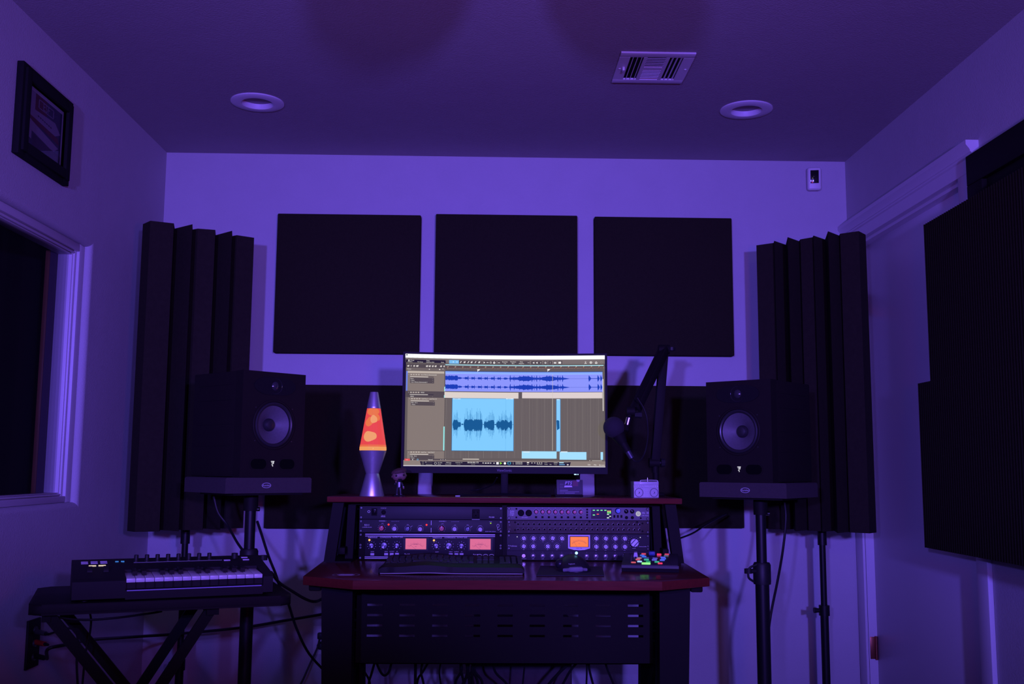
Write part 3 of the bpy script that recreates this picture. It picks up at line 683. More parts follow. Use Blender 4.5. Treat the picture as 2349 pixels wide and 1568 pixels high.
for dx in (0, 898):
    for cx, cz, rr, an in ((332, 665, .0078, -.5), (508, 665, .0102, .5), (685, 668, .0078, .2)):
        x, z = f(cx+dx, cz+.0115*dx)
        b = B(); b.lathe([(rr, .004), (rr*.95, .018), (0, .019)], (x, 0, z), 'Y', 24); b.mi = 1
        for s_ in (0, pi):   # bright facets as two opposite wedges
            q = [(x, -.0194, z)]+[(x+rr*.9*sin(an+s_+a_), -.0194, z+rr*.9*cos(an+s_+a_)) for a_ in (-.55, -.2, .2, .55)]; b.quad(q)
        b.build('knob', [mat('knob_navy', (.06, .06, .12), .3), KWHITE], t)
    for cx in ((345, 537, 615, 687)):
        x, z = f(cx+dx, 785+.0115*dx); b = B(); b.box(x-.0065, x+.0065, -.009, -.006, z-.004, z+.004, .0008); b.build('button', mat('button_lilac', (.50, .46, .55), .5), t)
    x, z = f(300+dx, 590+.0115*dx); led(t, x, z, .0034, (255, 178, 95), 1.5).location = (0, -.006, 0)
    # meter
    x0_, z1_ = f(803+dx, 572+.0115*dx); x1_, z0_ = f(1092+dx, 722+.0115*dx)
    b = B(); cx, cz = (x0_+x1_)/2, (z0_+z1_)/2
    b.prism([(x0_-.006, z0_-.004), (x1_+.006, z0_-.004), (x1_+.009, z1_+.007), (x0_-.009, z1_+.007)], -.008, -.006, 'Y'); b.build('meter_bezel', RACK, t)
    B().box(x0_, x1_, -.0092, -.0078, z0_, z1_, .0006).build('meter_face', emis('meter_pink', (236, 116, 158), .85), t)['label'] = 'pink lit meter face'
    b = B(); px_, pz_ = cx, z0_-.006
    for k in range(15):
        a = -0.95+1.9*k/14; r0_, r1_ = .0245, .0275; c_, s_ = sin(a)*1.12, cos(a)
        b.quad([(px_+r0_*c_-.0002, -.0096, pz_+r0_*s_), (px_+r0_*c_+.0002, -.0096, pz_+r0_*s_), (px_+r1_*c_+.0002, -.0096, pz_+r1_*s_), (px_+r1_*c_-.0002, -.0096, pz_+r1_*s_)])
    for k in range(20):
        a0, a1 = -.95+1.9*k/20, -.95+1.9*(k+1)/20
        b.quad([(px_+.0243*sin(a0)*1.12, -.0096, pz_+.0243*cos(a0)), (px_+.0243*sin(a1)*1.12, -.0096, pz_+.0243*cos(a1)), (px_+.0239*sin(a1)*1.12, -.0096, pz_+.0239*cos(a1)), (px_+.0239*sin(a0)*1.12, -.0096, pz_+.0239*cos(a0))])
    b.text('DECIBELS', cx, -.0096, cz-.002, .0038); b.text('VU', cx, -.0096, cz-.009, .0045)
    for k, s_ in enumerate(('20', '10', '5', '3', '0', '+3')): a = -.9+1.8*k/5; b.text(s_, px_+.0292*sin(a)*1.12, -.0096, pz_+.0292*cos(a)-.0004, .0028)
    b.quad([(cx-.0002, -.0097, z0_+.0002), (cx+.0006, -.0097, z0_+.0002), (cx-.0178, -.0097, z0_+.0135), (cx-.0182, -.0097, z0_+.0133)])
    b.build('meter_scale', mat('meter_ink', (.10, .03, .08), .8), t, normals=False)

# right rack, crop scale 5.339
def rx(zx): return (zx-130)/3616
def rz2(zy, top, h): return h-(zy-top)/3616
t = rackthing('audio_interface', 'grey rack interface with red knobs and small green lit meter, top right unit', RX, Z0+3*U1)
face(t, U1, mat('interface_grey', (.17, .16, .17), .5, var=.05, spec=.25))
f = lambda zx, zy: (rx(zx), rz2(zy, 122, U1)); b = B()
for k, s_ in enumerate(('Solid', 'State', 'Logic')): x, z = f(195, 177+k*21); b.text(s_, x, -.0006, z, .0072)
for k in range(8):
    x, z = f(487+78*k, 182); ticks(b, x, z, .0085, .0102, 9, w_=.0004); x, z = f(487+78*k, 135); b.text(str(k+1), x, -.0006, z, .003)
x, z = f(350, 252); b.text('INSTRUMENT', x, -.0006, z, .0035); x, z = f(1820, 190); b.text('SSL 18', x, -.0006, z, .0085); x, z = f(1820, 222); b.text('USB AUDIO', x, -.0006, z, .0045)
b.build('lettering', PRINT, t, normals=False)
for cx in (303, 397):
    x, z = f(cx, 197); B().lathe([(.0108, 0), (.0108, .003), (.0095, .004), (.008, .001), (.0035, .001), (.003, .003), (0, .003)], (x, 0, z), 'Y', 28).build('combo_jack', MATTE, t)
for k in range(8):
    x, z = f(487+78*k, 182); knob(t, x, z, .0060, mat('knob_crimson', (.50, .05, .08), .4), -.2+.12*k, skirt=.0072)['label'] = 'red gain knob'
    x, z = f(487+78*k, 246); B().box(x-.0034, x+.0034, -.003, 0, z-.0032, z+.0032, .0006).build('button', BLACK, t)
for k in range(4):
    x, z = f(1110, 152+32*k); B().box(x-.0028, x+.0028, -.003, 0, z-.003, z+.003, .0006).build('button', BLACK, t)
x0_, z1_ = f(1158, 140); x1_, z0_ = f(1410, 262)
B().box(x0_, x1_, -.0008, 0, z0_, z1_).build('meter_display', mat('display_black', (.004, .004, .004), .15), t)
for col, lst in (((120, 235, 150), ((1192, 160, 26, 12), (1240, 160, 26, 12), (1286, 160, 26, 12), (1333, 160, 26, 12), (1192, 217, 26, 12))), ((255, 90, 90), ((1240, 207, 26, 10),)), ((235, 190, 110), ((1365, 170, 20, 12), (1390, 170, 20, 12))),
                 ((110, 225, 110), ((1365, 188, 20, 20), (1390, 188, 20, 20))), ((225, 255, 230), ((1365, 209, 24, 9), (1390, 232, 22, 9), (1365, 250, 26, 10)))):
    for (cx, cz, w_, h_) in lst:
        x, z = f(cx, cz); B().box(x-w_/7232, x+w_/7232, -.0012, -.0007, z-h_/7232, z+h_/7232).build('level_segment', emis('seg_%d_%d_%d' % col, col, 1.1), t)
x, z = f(1485, 165); knob(t, x, z, .0082, mat('knob_skyblue', (.06, .20, .50), .4), .6, skirt=.0095)['label'] = 'blue level knob'
for cx in (1588, 1660): x, z = f(cx, 172); knob(t, x, z, .0058, MATTE, -.8, skirt=.007)
for cx in (1442, 1485, 1528): x, z = f(cx, 232); B().box(x-.003, x+.003, -.003, 0, z-.0045, z+.0045, .0006).build('button', BLACK, t)
for cx in (1590, 1662): x, z = f(cx, 246); B().lathe([(.0052, 0), (.0052, .003), (.003, .003), (.003, .001), (0, .001)], (x, 0, z), 'Y').build('headphone_jack', MATTE, t)
x, z = f(1735, 200); b = B()
for r0_, r1_ in ((.0082, .0066), (.0052, .0036), (.0018, 0)):
    b.lathe([(r0_, .001), (max(r1_, 0), .001)], (x, 0, z), 'Y', 28)
b.build('power_light', emis('logo_white', (225, 225, 225), .9), t)['label'] = 'round white lit ring emblem'
for cx, cz in ((247, 148), (247, 250), (1765, 252)): x, z = f(cx, cz); B().lathe([(0, .002), (.003, .002), (.003, 0)], (x, 0, z), 'Y', 10).build('screw', MATTE, t)
# patchbay
t = rackthing('patchbay', 'dark rack patchbay with two long rows of jack sockets', RX, Z0+2*U1)
face(t, U1, mat('patch_grey', (.060, .046, .040), .5, var=.08, spec=.15))
f = lambda zx, zy: (rx(zx), rz2(zy, 285, U1)); b = B()
for k in range(24):
    for cz in (300, 367): x, z = f(268+64.4*k, cz+4); b.text(str(k+1), x, -.0006, z, .0026)
for xa_, xb_ in ((250, 615), (632, 1005), (1020, 1395), (1408, 1765)):
    for cz in (357, 428): x, z = f(xa_, cz); x2, _ = f(xb_, cz); b.box(x, x2, -.0006, 0, z, z+.0003)
for cz in (345, 395): x, z = f(165, cz); b.text('N' if cz < 350 else 'PB48', x, -.0006, z, .006 if cz < 350 else .003)
b.build('lettering', GREYP, t, normals=False)
JR = mat('jack_ring', (.40, .36, .36), .3, metal=.8)
jm = None
for row, cz in enumerate((332, 395)):
    for k in range(24):
        x, z = f(268+64.4*k, cz)
        if jm is None:
            bb = B(); bb.lathe([(.0046, 0), (.0044, .0022), (.0032, .0026), (.0029, .0008)], (0, 0, 0), 'Y', 16); bb.mi = 1; bb.lathe([(.0029, .0009), (0, .0009)], (0, 0, 0), 'Y', 16)
            o = bb.build('jack_socket', [JR, mat('port_hole', (0, 0, 0))], t); jm = o
        else: o = clone(jm, t)
        o.location = (x, 0, z)
for cx, cz in ((232, 312), (232, 405), (1138, 300), (1720, 302), (1785, 318), (1785, 412)): x, z = f(cx, cz); B().lathe([(0, .002), (.003, .002), (.003, 0)], (x, 0, z), 'Y', 10).build('screw', MATTE, t)
# channel strip
t = rackthing('channel_strip', 'dark blue rack channel strip with one orange lit meter and many silver knobs', RX, Z0)
face(t, H2, mat('strip_blue', (.036, .032, .040), .5, var=.05, spec=.15))
B().box(.002, .4806, -.0012, 0, .0315, .0325).build('seam_strip', MATTE, t)
f = lambda zx, zy: (rx(zx), rz2(zy, 450, H2)); b = B()
big = [(338, 505, .5), (455, 505, 1.4), (570, 505, 1.6), (688, 503, 2.7), (802, 505, .6), (338, 600, 2.9), (453, 600, .4), (628, 600, 2.3), (742, 600, 1.0)]
big += [(1216+116*k, 503, (0, 2.8, .2, .5)[k]) for k in range(4)]+[(1216+116*k, 601, 0) for k in range(4)]
for cx, cz, an in big: x, z = f(cx, cz); ticks(b, x, z, .0092, .0112, 11, w_=.0004); b.text('GAIN' if cx < 900 else 'FREQ', x, -.0006, z-.0118, .0026)
x, z = f(213, 600); b.text('PreSonus', x, -.0006, z, .0064)
x, z = f(1792, 600); b.text('Anthony DeMaria', x, -.0006, z, .0040, shear=.35)
x, z = f(1680, 622); b.text('OUTPUT', x, -.0006, z, .003); x, z = f(1680, 552); ticks(b, x, z, .0175, .0190, 13, w_=.0004)
small = [453, 570, 685, 800, 915, 1104, 1218, 1334, 1450, 1565]
for cx in small: x, z = f(cx, 752); b.text('LEVEL', x, -.0006, z, .003); x, z = f(cx, 672); b.text('•', x, -.0006, z, .004); x, z = f(cx, 716); ticks(b, x, z, .0072, .0080, 9, w_=.0005)
x, z = f(338, 752); b.text('INSTRUMENT', x, -.0006, z, .003)
b.build('lettering', PRINT, t, normals=False)
for cx, cz, an in big: x, z = f(cx, cz); knob(t, x, z, .0076, KWHITE, an, skirt=.0088, stripes=True, pm=mat('knob_stripe', (.05, .05, .10), .5))
x, z = f(1680, 552); knob(t, x, z, .0145, KWHITE, .75, skirt=.0160, stripes=True, pm=mat('knob_stripe', (.05, .05, .1)), depth=.018)['label'] = 'large silver output knob'
for i, cx in enumerate(small):
    x, z = f(cx, 716)
    bb = B(); bb.lathe([(.0062, 0), (.0058, .004), (.003, .005), (0, .005)], (x, 0, z), 'Y', 18); bb.cyl((x, -.004, z), (x+.001, -.013, z-.006), .0014, .0018, seg=10); bb.build('toggle_switch', mat('toggle', (.40, .36, .44), .3, metal=.6), t)
x, z = f(338, 716); B().lathe([(.0062, 0), (.0058, .003), (.0035, .003), (.003, .001), (0, .001)], (x, 0, z), 'Y').build('input_jack', JR, t)
x0_, z1_ = f(876, 463); x1_, z0_ = f(1143, 628)
B().prism([(x0_, z0_+.0015), (x0_, z1_), (x1_, z1_), (x1_, z0_+.0015), ((x0_+x1_)/2+.018, z0_-.004), ((x0_+x1_)/2, z0_-.0052), ((x0_+x1_)/2-.018, z0_-.004)], -.004, 0, 'Y').build('meter_bezel', mat('bezel_lilac', (.62, .58, .62), .4), t)
xa_, za_ = f(903, 487); xb_, zb_ = f(1120, 605)
B().box(xa_-.002, xb_+.002, -.0046, -.0038, zb_-.001, za_+.002).build('meter_shadow_frame', MATTE, t)
B().box(xa_, xb_, -.0055, -.0045, zb_, za_, .0005).build('meter_face', emis('meter_orange', (255, 128, 72), 1.0), t)['label'] = 'orange lit meter face'
b = B(); cx, pz_ = (xa_+xb_)/2, zb_-.010
for k in range(16):
    a0, a1 = -.85+1.7*k/16, -.85+1.7*(k+1)/16
    b.quad([(cx+.032*sin(a0), -.0058, pz_+.030*cos(a0)), (cx+.032*sin(a1), -.0058, pz_+.030*cos(a1)), (cx+.0314*sin(a1), -.0058, pz_+.0294*cos(a1)), (cx+.0314*sin(a0), -.0058, pz_+.0294*cos(a0))])
ticks(b, cx, pz_, .031, .0345, 17, -.8, .8, .0002, -.0058)
b.text('VU', cx, -.0058, (za_+zb_)/2-.006, .0042)
b.quad([(cx-.008, -.0058, zb_+.0005), (cx-.0075, -.0058, zb_+.0005), (cx-.0205, -.0058, zb_+.021), (cx-.0209, -.0058, zb_+.0208)])
b.text('ADL 700', cx, -.0045, zb_-.0050, .0052)
b.build('meter_scale', mat('meter_ink', (.1, .03, .08), .8), t, normals=False)
for cx in (258, 1757): x, z = f(cx, 490); led(t, x, z, .0016, (225, 225, 255), .8)

# ------------------------------------------------------------------ monitor with the audio session on its curved screen
MYY = 3.60; SW, SH = .6985, .3925
p = atY(1157, 1071.5, MYY)
mon = thing('monitor', 'large curved monitor on the raised shelf showing audio tracks', 'monitor', (p.x, MYY, SZ), radians(-.3))
BZ = p.z-SZ      # screen bottom above the shelf
RC = 1.8
def curve(x, y=0): return -(x*x)/(2*RC)+y
def bent(b, x0, x1, z0, z1, y0, y1, n=16):
    a = []
    for k in range(n+1):
        x = x0+(x1-x0)*k/n
        a.append([b.bm.verts.new((x, curve(x, y), z)) for y, z in ((y0, z0), (y0, z1), (y1, z1), (y1, z0))])
    fs = [b.bm.faces.new((p_[i], q_[i], q_[(i+1) % 4], p_[(i+1) % 4])) for p_, q_ in zip(a, a[1:]) for i in range(4)]
    fs += [b.bm.faces.new(a[0]), b.bm.faces.new(a[-1][::-1])]
    for f_ in fs: f_.material_index = b.mi
    return b
BEZ = mat('monitor_plastic', (.010, .010, .011), .55, var=.05, spec=.12)
h = SW/2
b = B(); bent(b, -h-.006, h+.006, BZ-.020, BZ+SH+.006, .004, .035); b.build('housing', BEZ, mon)
b = B(); bent(b, -h-.006, h+.006, BZ+SH, BZ+SH+.007, -.002, .006); bent(b, -h-.008, -h, BZ-.020, BZ+SH+.007, -.002, .006, 2); bent(b, h, h+.008, BZ-.020, BZ+SH+.007, -.002, .006, 2)
b.build('bezel', BEZ, mon)
b = B(); bent(b, -h-.006, h+.006, BZ-.021, BZ, -.004, .008); b.build('lower_bezel', BEZ, mon)
B().text('ViewSonic', 0, 0, 0, .0125, f=lambda u_, v_: Vector((u_, curve(u_, -.0043), BZ-.0105+v_))).build('maker_lettering', mat('badge_grey', (.14, .13, .16), .5), mon, normals=False)
B().box(-.012, .014, .02, .034, .004, BZ+.12, .003).build('neck', BEZ, mon)
B().box(-.05, .05, .030, .06, BZ+.06, BZ+.18, .006).build('neck_mount', BEZ, mon)
b = B(); b.prism([(-.155, -.145), (-.140, -.155), (.012, .015), (.010, .045), (-.010, .045), (-.02, .02)], .000, .008).prism([(.155, -.145), (.140, -.155), (-.012, .015), (-.010, .045), (.010, .045), (.02, .02)], .000, .008)
b.build('base', BEZ, mon)
for k, w_ in enumerate((.012, .004)): B().box(.243+k*.012, .243+k*.012+w_*.7, curve(.25, .0)+.004, curve(.25, .0)+.010, BZ-.0245, BZ-.021).build('status_light', emis('led_cyan', (180, 225, 255), 1.6), mon)
# --- picture on the screen: everything is drawn in the coordinates of a crop of 4.238 px per photo px
def uv(x, y):
    u_ = (x-135+(y-95)*.0115)/1917; v_ = (y-95-(x-135)*.0094)/1090
    return u_, v_
SC = B(); SM = []
def scol(rgb, es=1.0):
    m_ = emis('screen_%d_%d_%d' % rgb, rgb, es, True)
    if m_ not in SM: SM.append(m_)
    SC.mi = SM.index(m_)
def P3(u_, v_, lay): x = (u_-.5)*SW; return Vector((x, curve(x, -.0002-lay*.00022), BZ+SH*(1-v_)))
def srect(x0, y0, x1, y1, rgb, lay=1):
    scol(rgb); u0 = (x0-135)/1917; u1 = (x1-135)/1917
    ym = (y0+y1)/2; xm = (x0+x1)/2
    u0, _ = uv(x0, ym); u1, _ = uv(x1, ym); _, v0 = uv(xm, y0); _, v1 = uv(xm, y1)
    n = max(1, int((u1-u0)/.04)); prev = None
    for k in range(n+1):
        u_ = u0+(u1-u0)*k/n; cur = (SC.bm.verts.new(P3(u_, v0, lay)), SC.bm.verts.new(P3(u_, v1, lay)))
        if prev: f_ = SC.bm.faces.new((prev[0], prev[1], cur[1], cur[0])); f_.material_index = SC.mi
        prev = cur
def spoly(pts, rgb, lay=2):
    scol(rgb); f_ = SC.bm.faces.new([SC.bm.verts.new(P3(*uv(x, y), lay)) for x, y in pts]); f_.material_index = SC.mi
def stext(s_, x, y, size, rgb=(245, 240, 232), lay=4, align='CENTER', wide=1.0):
    scol(rgb); u0, v0 = uv(x, y); k_ = size/1090*SH
    SC.text(s_, 0, 0, 0, k_, align, f=lambda a_, b_: (lambda X_: Vector((X_, curve(X_, -.0002-lay*.00022), BZ+SH*(1-v0)+b_)))((u0-.5)*SW+a_), wide=wide)
BG = (98, 90, 78); PANEL = (132, 120, 107); DARKP = (80, 72, 64); BLK = (32, 27, 25)
srect(135, 95, 2052, 1185, BG, 0)
srect(135, 95, 2052, 142, (255, 255, 255)); 
for x_, s_ in ((165, 'File'), (205, 'Edit'), (250, 'Song'), (298, 'Track'), (350, 'Event'), (408, 'Audio'), (460, 'Transport'), (520, 'View'), (565, 'Help')): stext(s_, x_, 131, 10, (205, 205, 208))
srect(143, 100, 155, 112, (40, 50, 70), 2); stext('Studio One', 190, 107, 11, (200, 200, 205)); stext('Project', 300, 107, 11, (205, 205, 208))
srect(135, 142, 2052, 186, (120, 110, 102))
srect(137, 152, 515, 180, BLK, 2); spoly([(515, 152), (520, 180), (515, 180)], BLK)
stext('Group', 200, 158, 14); stext('No Group', 275, 173, 12); stext('Metafunc', 180, 172, 12); stext('Fader', 350, 160, 14); stext('FaderPort 2018', 370, 175, 12); stext('Mode', 488, 175, 12); srect(162, 153, 175, 165, (235, 230, 225), 4)
srect(552, 151, 645, 186, (120, 190, 240), 2); spoly([(588, 162), (598, 170), (588, 176)], (235, 248, 255), 4); srect(622, 166, 632, 172, (235, 248, 255), 4)
srect(645, 154, 865, 186, DARKP, 2)
for x_ in (662, 700, 735, 768, 804, 842):
    spoly([(x_-8, 180), (x_+2, 162), (x_+9, 160), (x_+8, 168), (x_-4, 181)], (240, 236, 230), 4)
    if x_ in (700, 768, 842): srect(x_-9, 166, x_+8, 176, (240, 236, 230), 4)
srect(872, 156, 1010, 187, DARKP, 2); spoly([(884, 163), (900, 173), (884, 183)], (240, 236, 230), 4); srect(912, 170, 932, 175, (240, 236, 230), 4); 
def sring(x, y, r0, r1, rgb, lay=4, n=14):
    for k in range(n): a0, a1 = 2*pi*k/n, 2*pi*(k+1)/n; spoly([(x+r0*cos(a0), y+r0*sin(a0)), (x+r0*cos(a1), y+r0*sin(a1)), (x+r1*cos(a1), y+r1*sin(a1)), (x+r1*cos(a0), y+r1*sin(a0))], rgb, lay)
sring(953, 173, 9, 6, (240, 236, 230)); srect(983, 162, 990, 186, (240, 236, 230), 4); srect(976, 172, 998, 180, (240, 236, 230), 4)
srect(1018, 158, 1330, 190, DARKP, 2)
srect(1024, 172, 1042, 178, (225, 220, 212), 4)
for x_, a_, c_ in ((1090, 'Quantize', '1/16'), (1170, 'Timebase', 'Bars'), (1250, 'Snap', 'Adaptive')): stext(a_, x_, 167, 15); stext(c_, x_, 183, 14)
srect(1310, 174, 1328, 177, (235, 230, 225), 4)
for x0_, x1_ in ((1345, 1450), (1465, 1500), (1512, 1546), (1560, 1590), (1603, 1645)): srect(x0_, 160, x1_, 194, DARKP, 2)
for x_ in (1368, 1400): spoly([(x_-11, 177), (x_+8, 168), (x_+8, 186)], (240, 236, 230), 4)
stext('+', 1437, 178, 26); srect(1475, 169, 1491, 186, (240, 236, 230), 4); srect(1479, 173, 1487, 182, DARKP, 5); stext('?', 1529, 179, 24); srect(1565, 170, 1586, 187, (240, 236, 230), 4); srect(1573, 174, 1578, 183, DARKP, 5); srect(1608, 168, 1634, 188, (240, 236, 230), 4)
sring(1868, 174, 6, 4, (245, 240, 235)); spoly([(1856, 193), (1868, 180), (1880, 193), (1873, 193), (1868, 186), (1863, 193)], (245, 240, 235), 4)
sring(1919, 181, 12, 8.5, (245, 240, 235)); sring(1919, 181, 5, 0, (245, 240, 235)); spoly([(1957, 184), (1969, 170), (1981, 184), (1977, 184), (1969, 176), (1961, 184)], (245, 240, 235), 4); srect(1959, 182, 1979, 194, (245, 240, 235), 4); srect(1965, 182, 1973, 189, (120, 110, 102), 5)
sring(2019, 182, 11, 9, (150, 140, 130))
# ruler
srect(515, 200, 2038, 209, (165, 222, 232), 3)
srect(515, 208, 2035, 238, (96, 76, 62), 2); srect(515, 238, 2035, 268, (92, 84, 74), 2)
for k in range(21):
    x_ = 535+72.9*k
    stext(str(19+k), x_+4, 217, 13); srect(x_-1, 222, x_+1, 238, (225, 170, 110), 4)
    for j in range(1, 5): srect(x_+14.6*j-1.5, 232, x_+14.6*j+1.5, 238, (210, 195, 175), 4)
for k in range(140): x_ = 520+10.9*k; srect(x_, 246, x_+1.6, 264, (120, 111, 100), 3)
for x_ in (823, 1501): spoly([(x_, 240), (x_+28, 240), (x_+18, 252), (x_+8, 255), (x_+2, 268)], (245, 242, 236), 5)
# left inspector column
srect(140, 194, 512, 232, DARKP, 2); srect(140, 232, 512, 256, (112, 102, 92), 2)
for x_, w_ in ((163, 18), (190, 5), (218, 14), (248, 22), (340, 20), (366, 18), (395, 16), (422, 18), (474, 18), (503, 12)): spoly([(x_-w_/2, 220), (x_-w_/2, 208), (x_+w_/2, 204), (x_+w_/2, 214), (x_+w_/4, 222)], (215, 208, 200), 4)
stext('Marker', 172, 244, 13); srect(358, 240, 366, 248, (240, 236, 230), 4); srect(455, 240, 466, 249, (240, 236, 230), 4); srect(485, 238, 500, 241, (240, 236, 230), 4)
srect(157, 262, 505, 283, (190, 178, 162), 2); srect(157, 283, 505, 458, PANEL, 2); srect(143, 264, 156, 455, (105, 130, 235), 3)
srect(140, 458, 512, 518, DARKP, 2); srect(157, 520, 505, 1030, PANEL, 2); srect(157, 1034, 505, 1108, PANEL, 2); srect(140, 1108, 515, 1130, DARKP, 2)
srect(157, 1029, 505, 1032, DARKP, 3)
def track(y, nm, x_=180, sub=None, dark=True):
    stext('▸' if False else '>', x_-12, y, 12)
    for k in range(4): srect(x_+2+k*24, y-7, x_+20+k*24, y+6, (165, 153, 140), 3); stext('MS●●'[k] if k < 2 else 'R', x_+11+k*24, y, 12)
    stext(nm, x_+102, y, 13.5, align='LEFT')
    srect(x_, y+18, x_+172, y+23, (225, 218, 208), 4); srect(x_+172, y+18, x_+225, y+23, BLK, 4)
    srect(x_, y+29, x_+228, y+29+18*len(sub), DARKP, 3)
    for k, q in enumerate(sub): stext(q, x_+4, y+38+17*k, 13, align='LEFT'); stext('-', x_+215, y+38+17*k, 14)
track(298, 'Up in Flames (Instrumental)', 180, ('None', '• None', '✎ Up in Flames (Instrumental) 1'.replace('✎', '-')))
track(471, 'VERSE', 178, ('VERSE',))
track(532, 'Lead Vox 3   Lead Vox 3.3', 188, ('Midi - Ch 2', '• None'))
track(1046, 'Lead Vox    Lead Vox 5', 184, ('Midi - Ch 2', '• None'))
srect(505, 413, 514, 458, (170, 235, 235), 5); srect(503, 494, 511, 520, (170, 235, 235), 5); srect(497, 799, 509, 1030, (150, 232, 228), 5)
srect(134, 1108, 183, 1128, (232, 84, 76), 4); srect(150, 1116, 163, 1120, (250, 200, 190), 5); srect(205, 1113, 213, 1121, (240, 235, 230), 4); sring(256, 1117, 8, 5, (120, 190, 230)); stext('Normal', 376, 1118, 14)
for x_ in (474, 495, 518): srect(x_-3, 1115, x_+3, 1120, (225, 220, 212), 4)
# arrange area grid
srect(515, 530, 2035, 1110, (98, 90, 80), 1)
for k in range(104):
    x_ = 520+14.58*k; srect(x_, 530, x_+2.2, 1105, (126, 117, 105) if k % 5 else (150, 141, 128), 2)
# blue stereo track
srect(515, 262, 2028, 268, (30, 60, 110), 3); srect(515, 268, 2027, 286, (132, 168, 250), 3); srect(515, 286, 2027, 290, (165, 208, 250), 4); srect(515, 290, 2027, 462, (140, 150, 250), 3)
rnd = random.Random(3)
def amp(t):      # loudness envelope along the track
    if t < .08: return 15+14*rnd.random()
    if t < .41:
        q = (t*24) % 1; return 1.5+3*rnd.random()+(9*(1-q) if q < .5 else 0)
    if t < .76: return 13+8*rnd.random()+7*sin(t*40)
    if t < .80: return 9*(.80-t)/.04
    return 1
spk = [.145, .186, .23, .27, .313, .354, .415, .44, .475, .50, .53, .555, .57, .585, .605, .65, .67, .72, .735, .75]
def stereo(cy):
    n = 430; pv = None
    for k in range(n+1):
        t_ = k/n; a_ = amp(t_)
        for s_ in spk:
            if abs(t_-s_) < .0016: a_ = max(a_, 24 if s_ < .4 else 34)
        for s_, w_ in ((.915, .016), (.972, .012), (.99, .01)):
            if s_ <= t_ < s_+w_: a_ = max(a_, 36*(1-(t_-s_)/w_)**.8)
        if t_ > .92 and t_ < .97: a_ = max(a_, 3)
        x_ = 515+1508*t_; y_ = cy+(x_-515)*.0085
        if pv: spoly([(pv[0], pv[1]-pv[2]), (x_, y_-a_*.95), (x_, y_+a_*.9), (pv[0], pv[1]+pv[2])], (12, 58, 178), 5)
        pv = (x_, y_, a_)
stereo(326); stereo(411)
# folder track
srect(507, 466, 1220, 524, (222, 210, 200), 3); srect(1255, 470, 2022, 528, (222, 208, 204), 3); srect(1220, 466, 1255, 524, (92, 84, 76), 3)
# lead vocal clips
srect(577, 524, 1174, 1036, (40, 100, 150), 3); srect(581, 527, 1170, 1032, (128, 204, 252), 4); srect(1095, 527, 1098, 1032, (112, 188, 238), 5)
for x0_ in (590, 1100): srect(x0_, 526, x0_+72, 534, (205, 232, 250), 6); stext('Lead Vox', x0_+30, 530, 8, (40, 60, 90), 7)
groups = [(585, 665, 62), (668, 690, 10), (692, 870, 70), (872, 884, 8), (886, 985, 62), (987, 1003, 16), (1004, 1155, 64), (1156, 1168, 5)]
for g0, g1, A_ in groups:
    x_ = g0
    env = .6
    while x_ < g1:
        env = min(1.15, max(.5, env+rnd.uniform(-.22, .24))); ed = min(1, (x_-g0+8)/16, (g1-x_+8)/16)
        e_ = A_*env*ed; y_ = 776+(x_-585)*.006
        srect(x_, y_-e_*.62, x_+2.7, y_+e_*.82, (8, 88, 142), 6)
        if rnd.random() < .5 and A_ > 20: q = e_*(1.1+.9*rnd.random()); srect(x_+.6, y_-q, x_+2.0, y_+q, (24, 122, 184), 5)
        x_ += 2.5
srect(1580, 534, 1622, 1042, (50, 110, 160), 3); srect(1583, 536, 1619, 1042, (135, 205, 252), 4); spoly([(1584, 745), (1590, 738), (1610, 745), (1612, 820), (1588, 838)], (8, 88, 142), 6); srect(1588, 535, 1614, 543, (215, 238, 250), 6)
srect(1545, 292, 1548, 1032, (205, 196, 180), 7)
srect(1248, 1040, 1581, 1110, (165, 224, 252), 4); srect(1610, 1048, 1864, 1122, (165, 224, 252), 4); srect(1997, 1050, 2020, 1124, (165, 224, 252), 4)
for x0_ in (1262, 1622): srect(x0_, 1042, x0_+62, 1050, (225, 240, 250), 6)
srect(682, 1110, 838, 1118, (215, 205, 190), 5); srect(2026, 345, 2033, 655, (235, 228, 215), 6); srect(1915, 1131, 2010, 1134, (230, 222, 210), 5); srect(1892, 1128, 1898, 1134, (230, 222, 210), 5)
# transport bar
srect(122, 1130, 2052, 1178, (138, 125, 113), 3); srect(122, 1178, 2052, 1187, (205, 200, 205), 5)
srect(290, 1140, 1704, 1180, BLK, 4); spoly([(277, 1132), (292, 1133), (292, 1173), (290, 1173)], BLK, 4); spoly([(1702, 1146), (1716, 1146), (1704, 1186), (1702, 1186)], BLK, 4)
def tt(s_, x_, dy, size=13, rgb=(235, 232, 226)): stext(s_, x_, 1146+dy+(x_-300)*.0002, size, rgb, 6)
tt('MIDI', 306, 17, 11, (150, 145, 138)); sring(306, 1145, 9, 7, (150, 145, 138), 6); srect(330, 1139, 336, 1145, (240, 236, 230), 6); srect(338, 1141, 394, 1147, (70, 66, 62), 6); tt('Performance', 364, 18, 12, (190, 186, 178)); sring(424, 1153, 12, 9.5, (215, 212, 205), 6)
tt('44.1 kHz', 466, 1, 12); tt('2.9 ms', 460, 16, 12); tt('17:04 days', 548, 1, 12.5); tt('Record Max', 545, 16, 11.5, (195, 190, 182)); tt('00:00:06.173', 647, 1, 13, (190, 186, 180)); tt('Seconds', 643, 16, 11, (160, 156, 150)); tt('00:00:08.173', 781, 1, 21); tt('Seconds', 782, 18, 11, (160, 156, 150))
def tri(x, y, w_, h_, rgb=(238, 235, 230)): spoly([(x-w_/2, y), (x+w_/2, y-h_/2), (x+w_/2, y+h_/2)], rgb, 6)
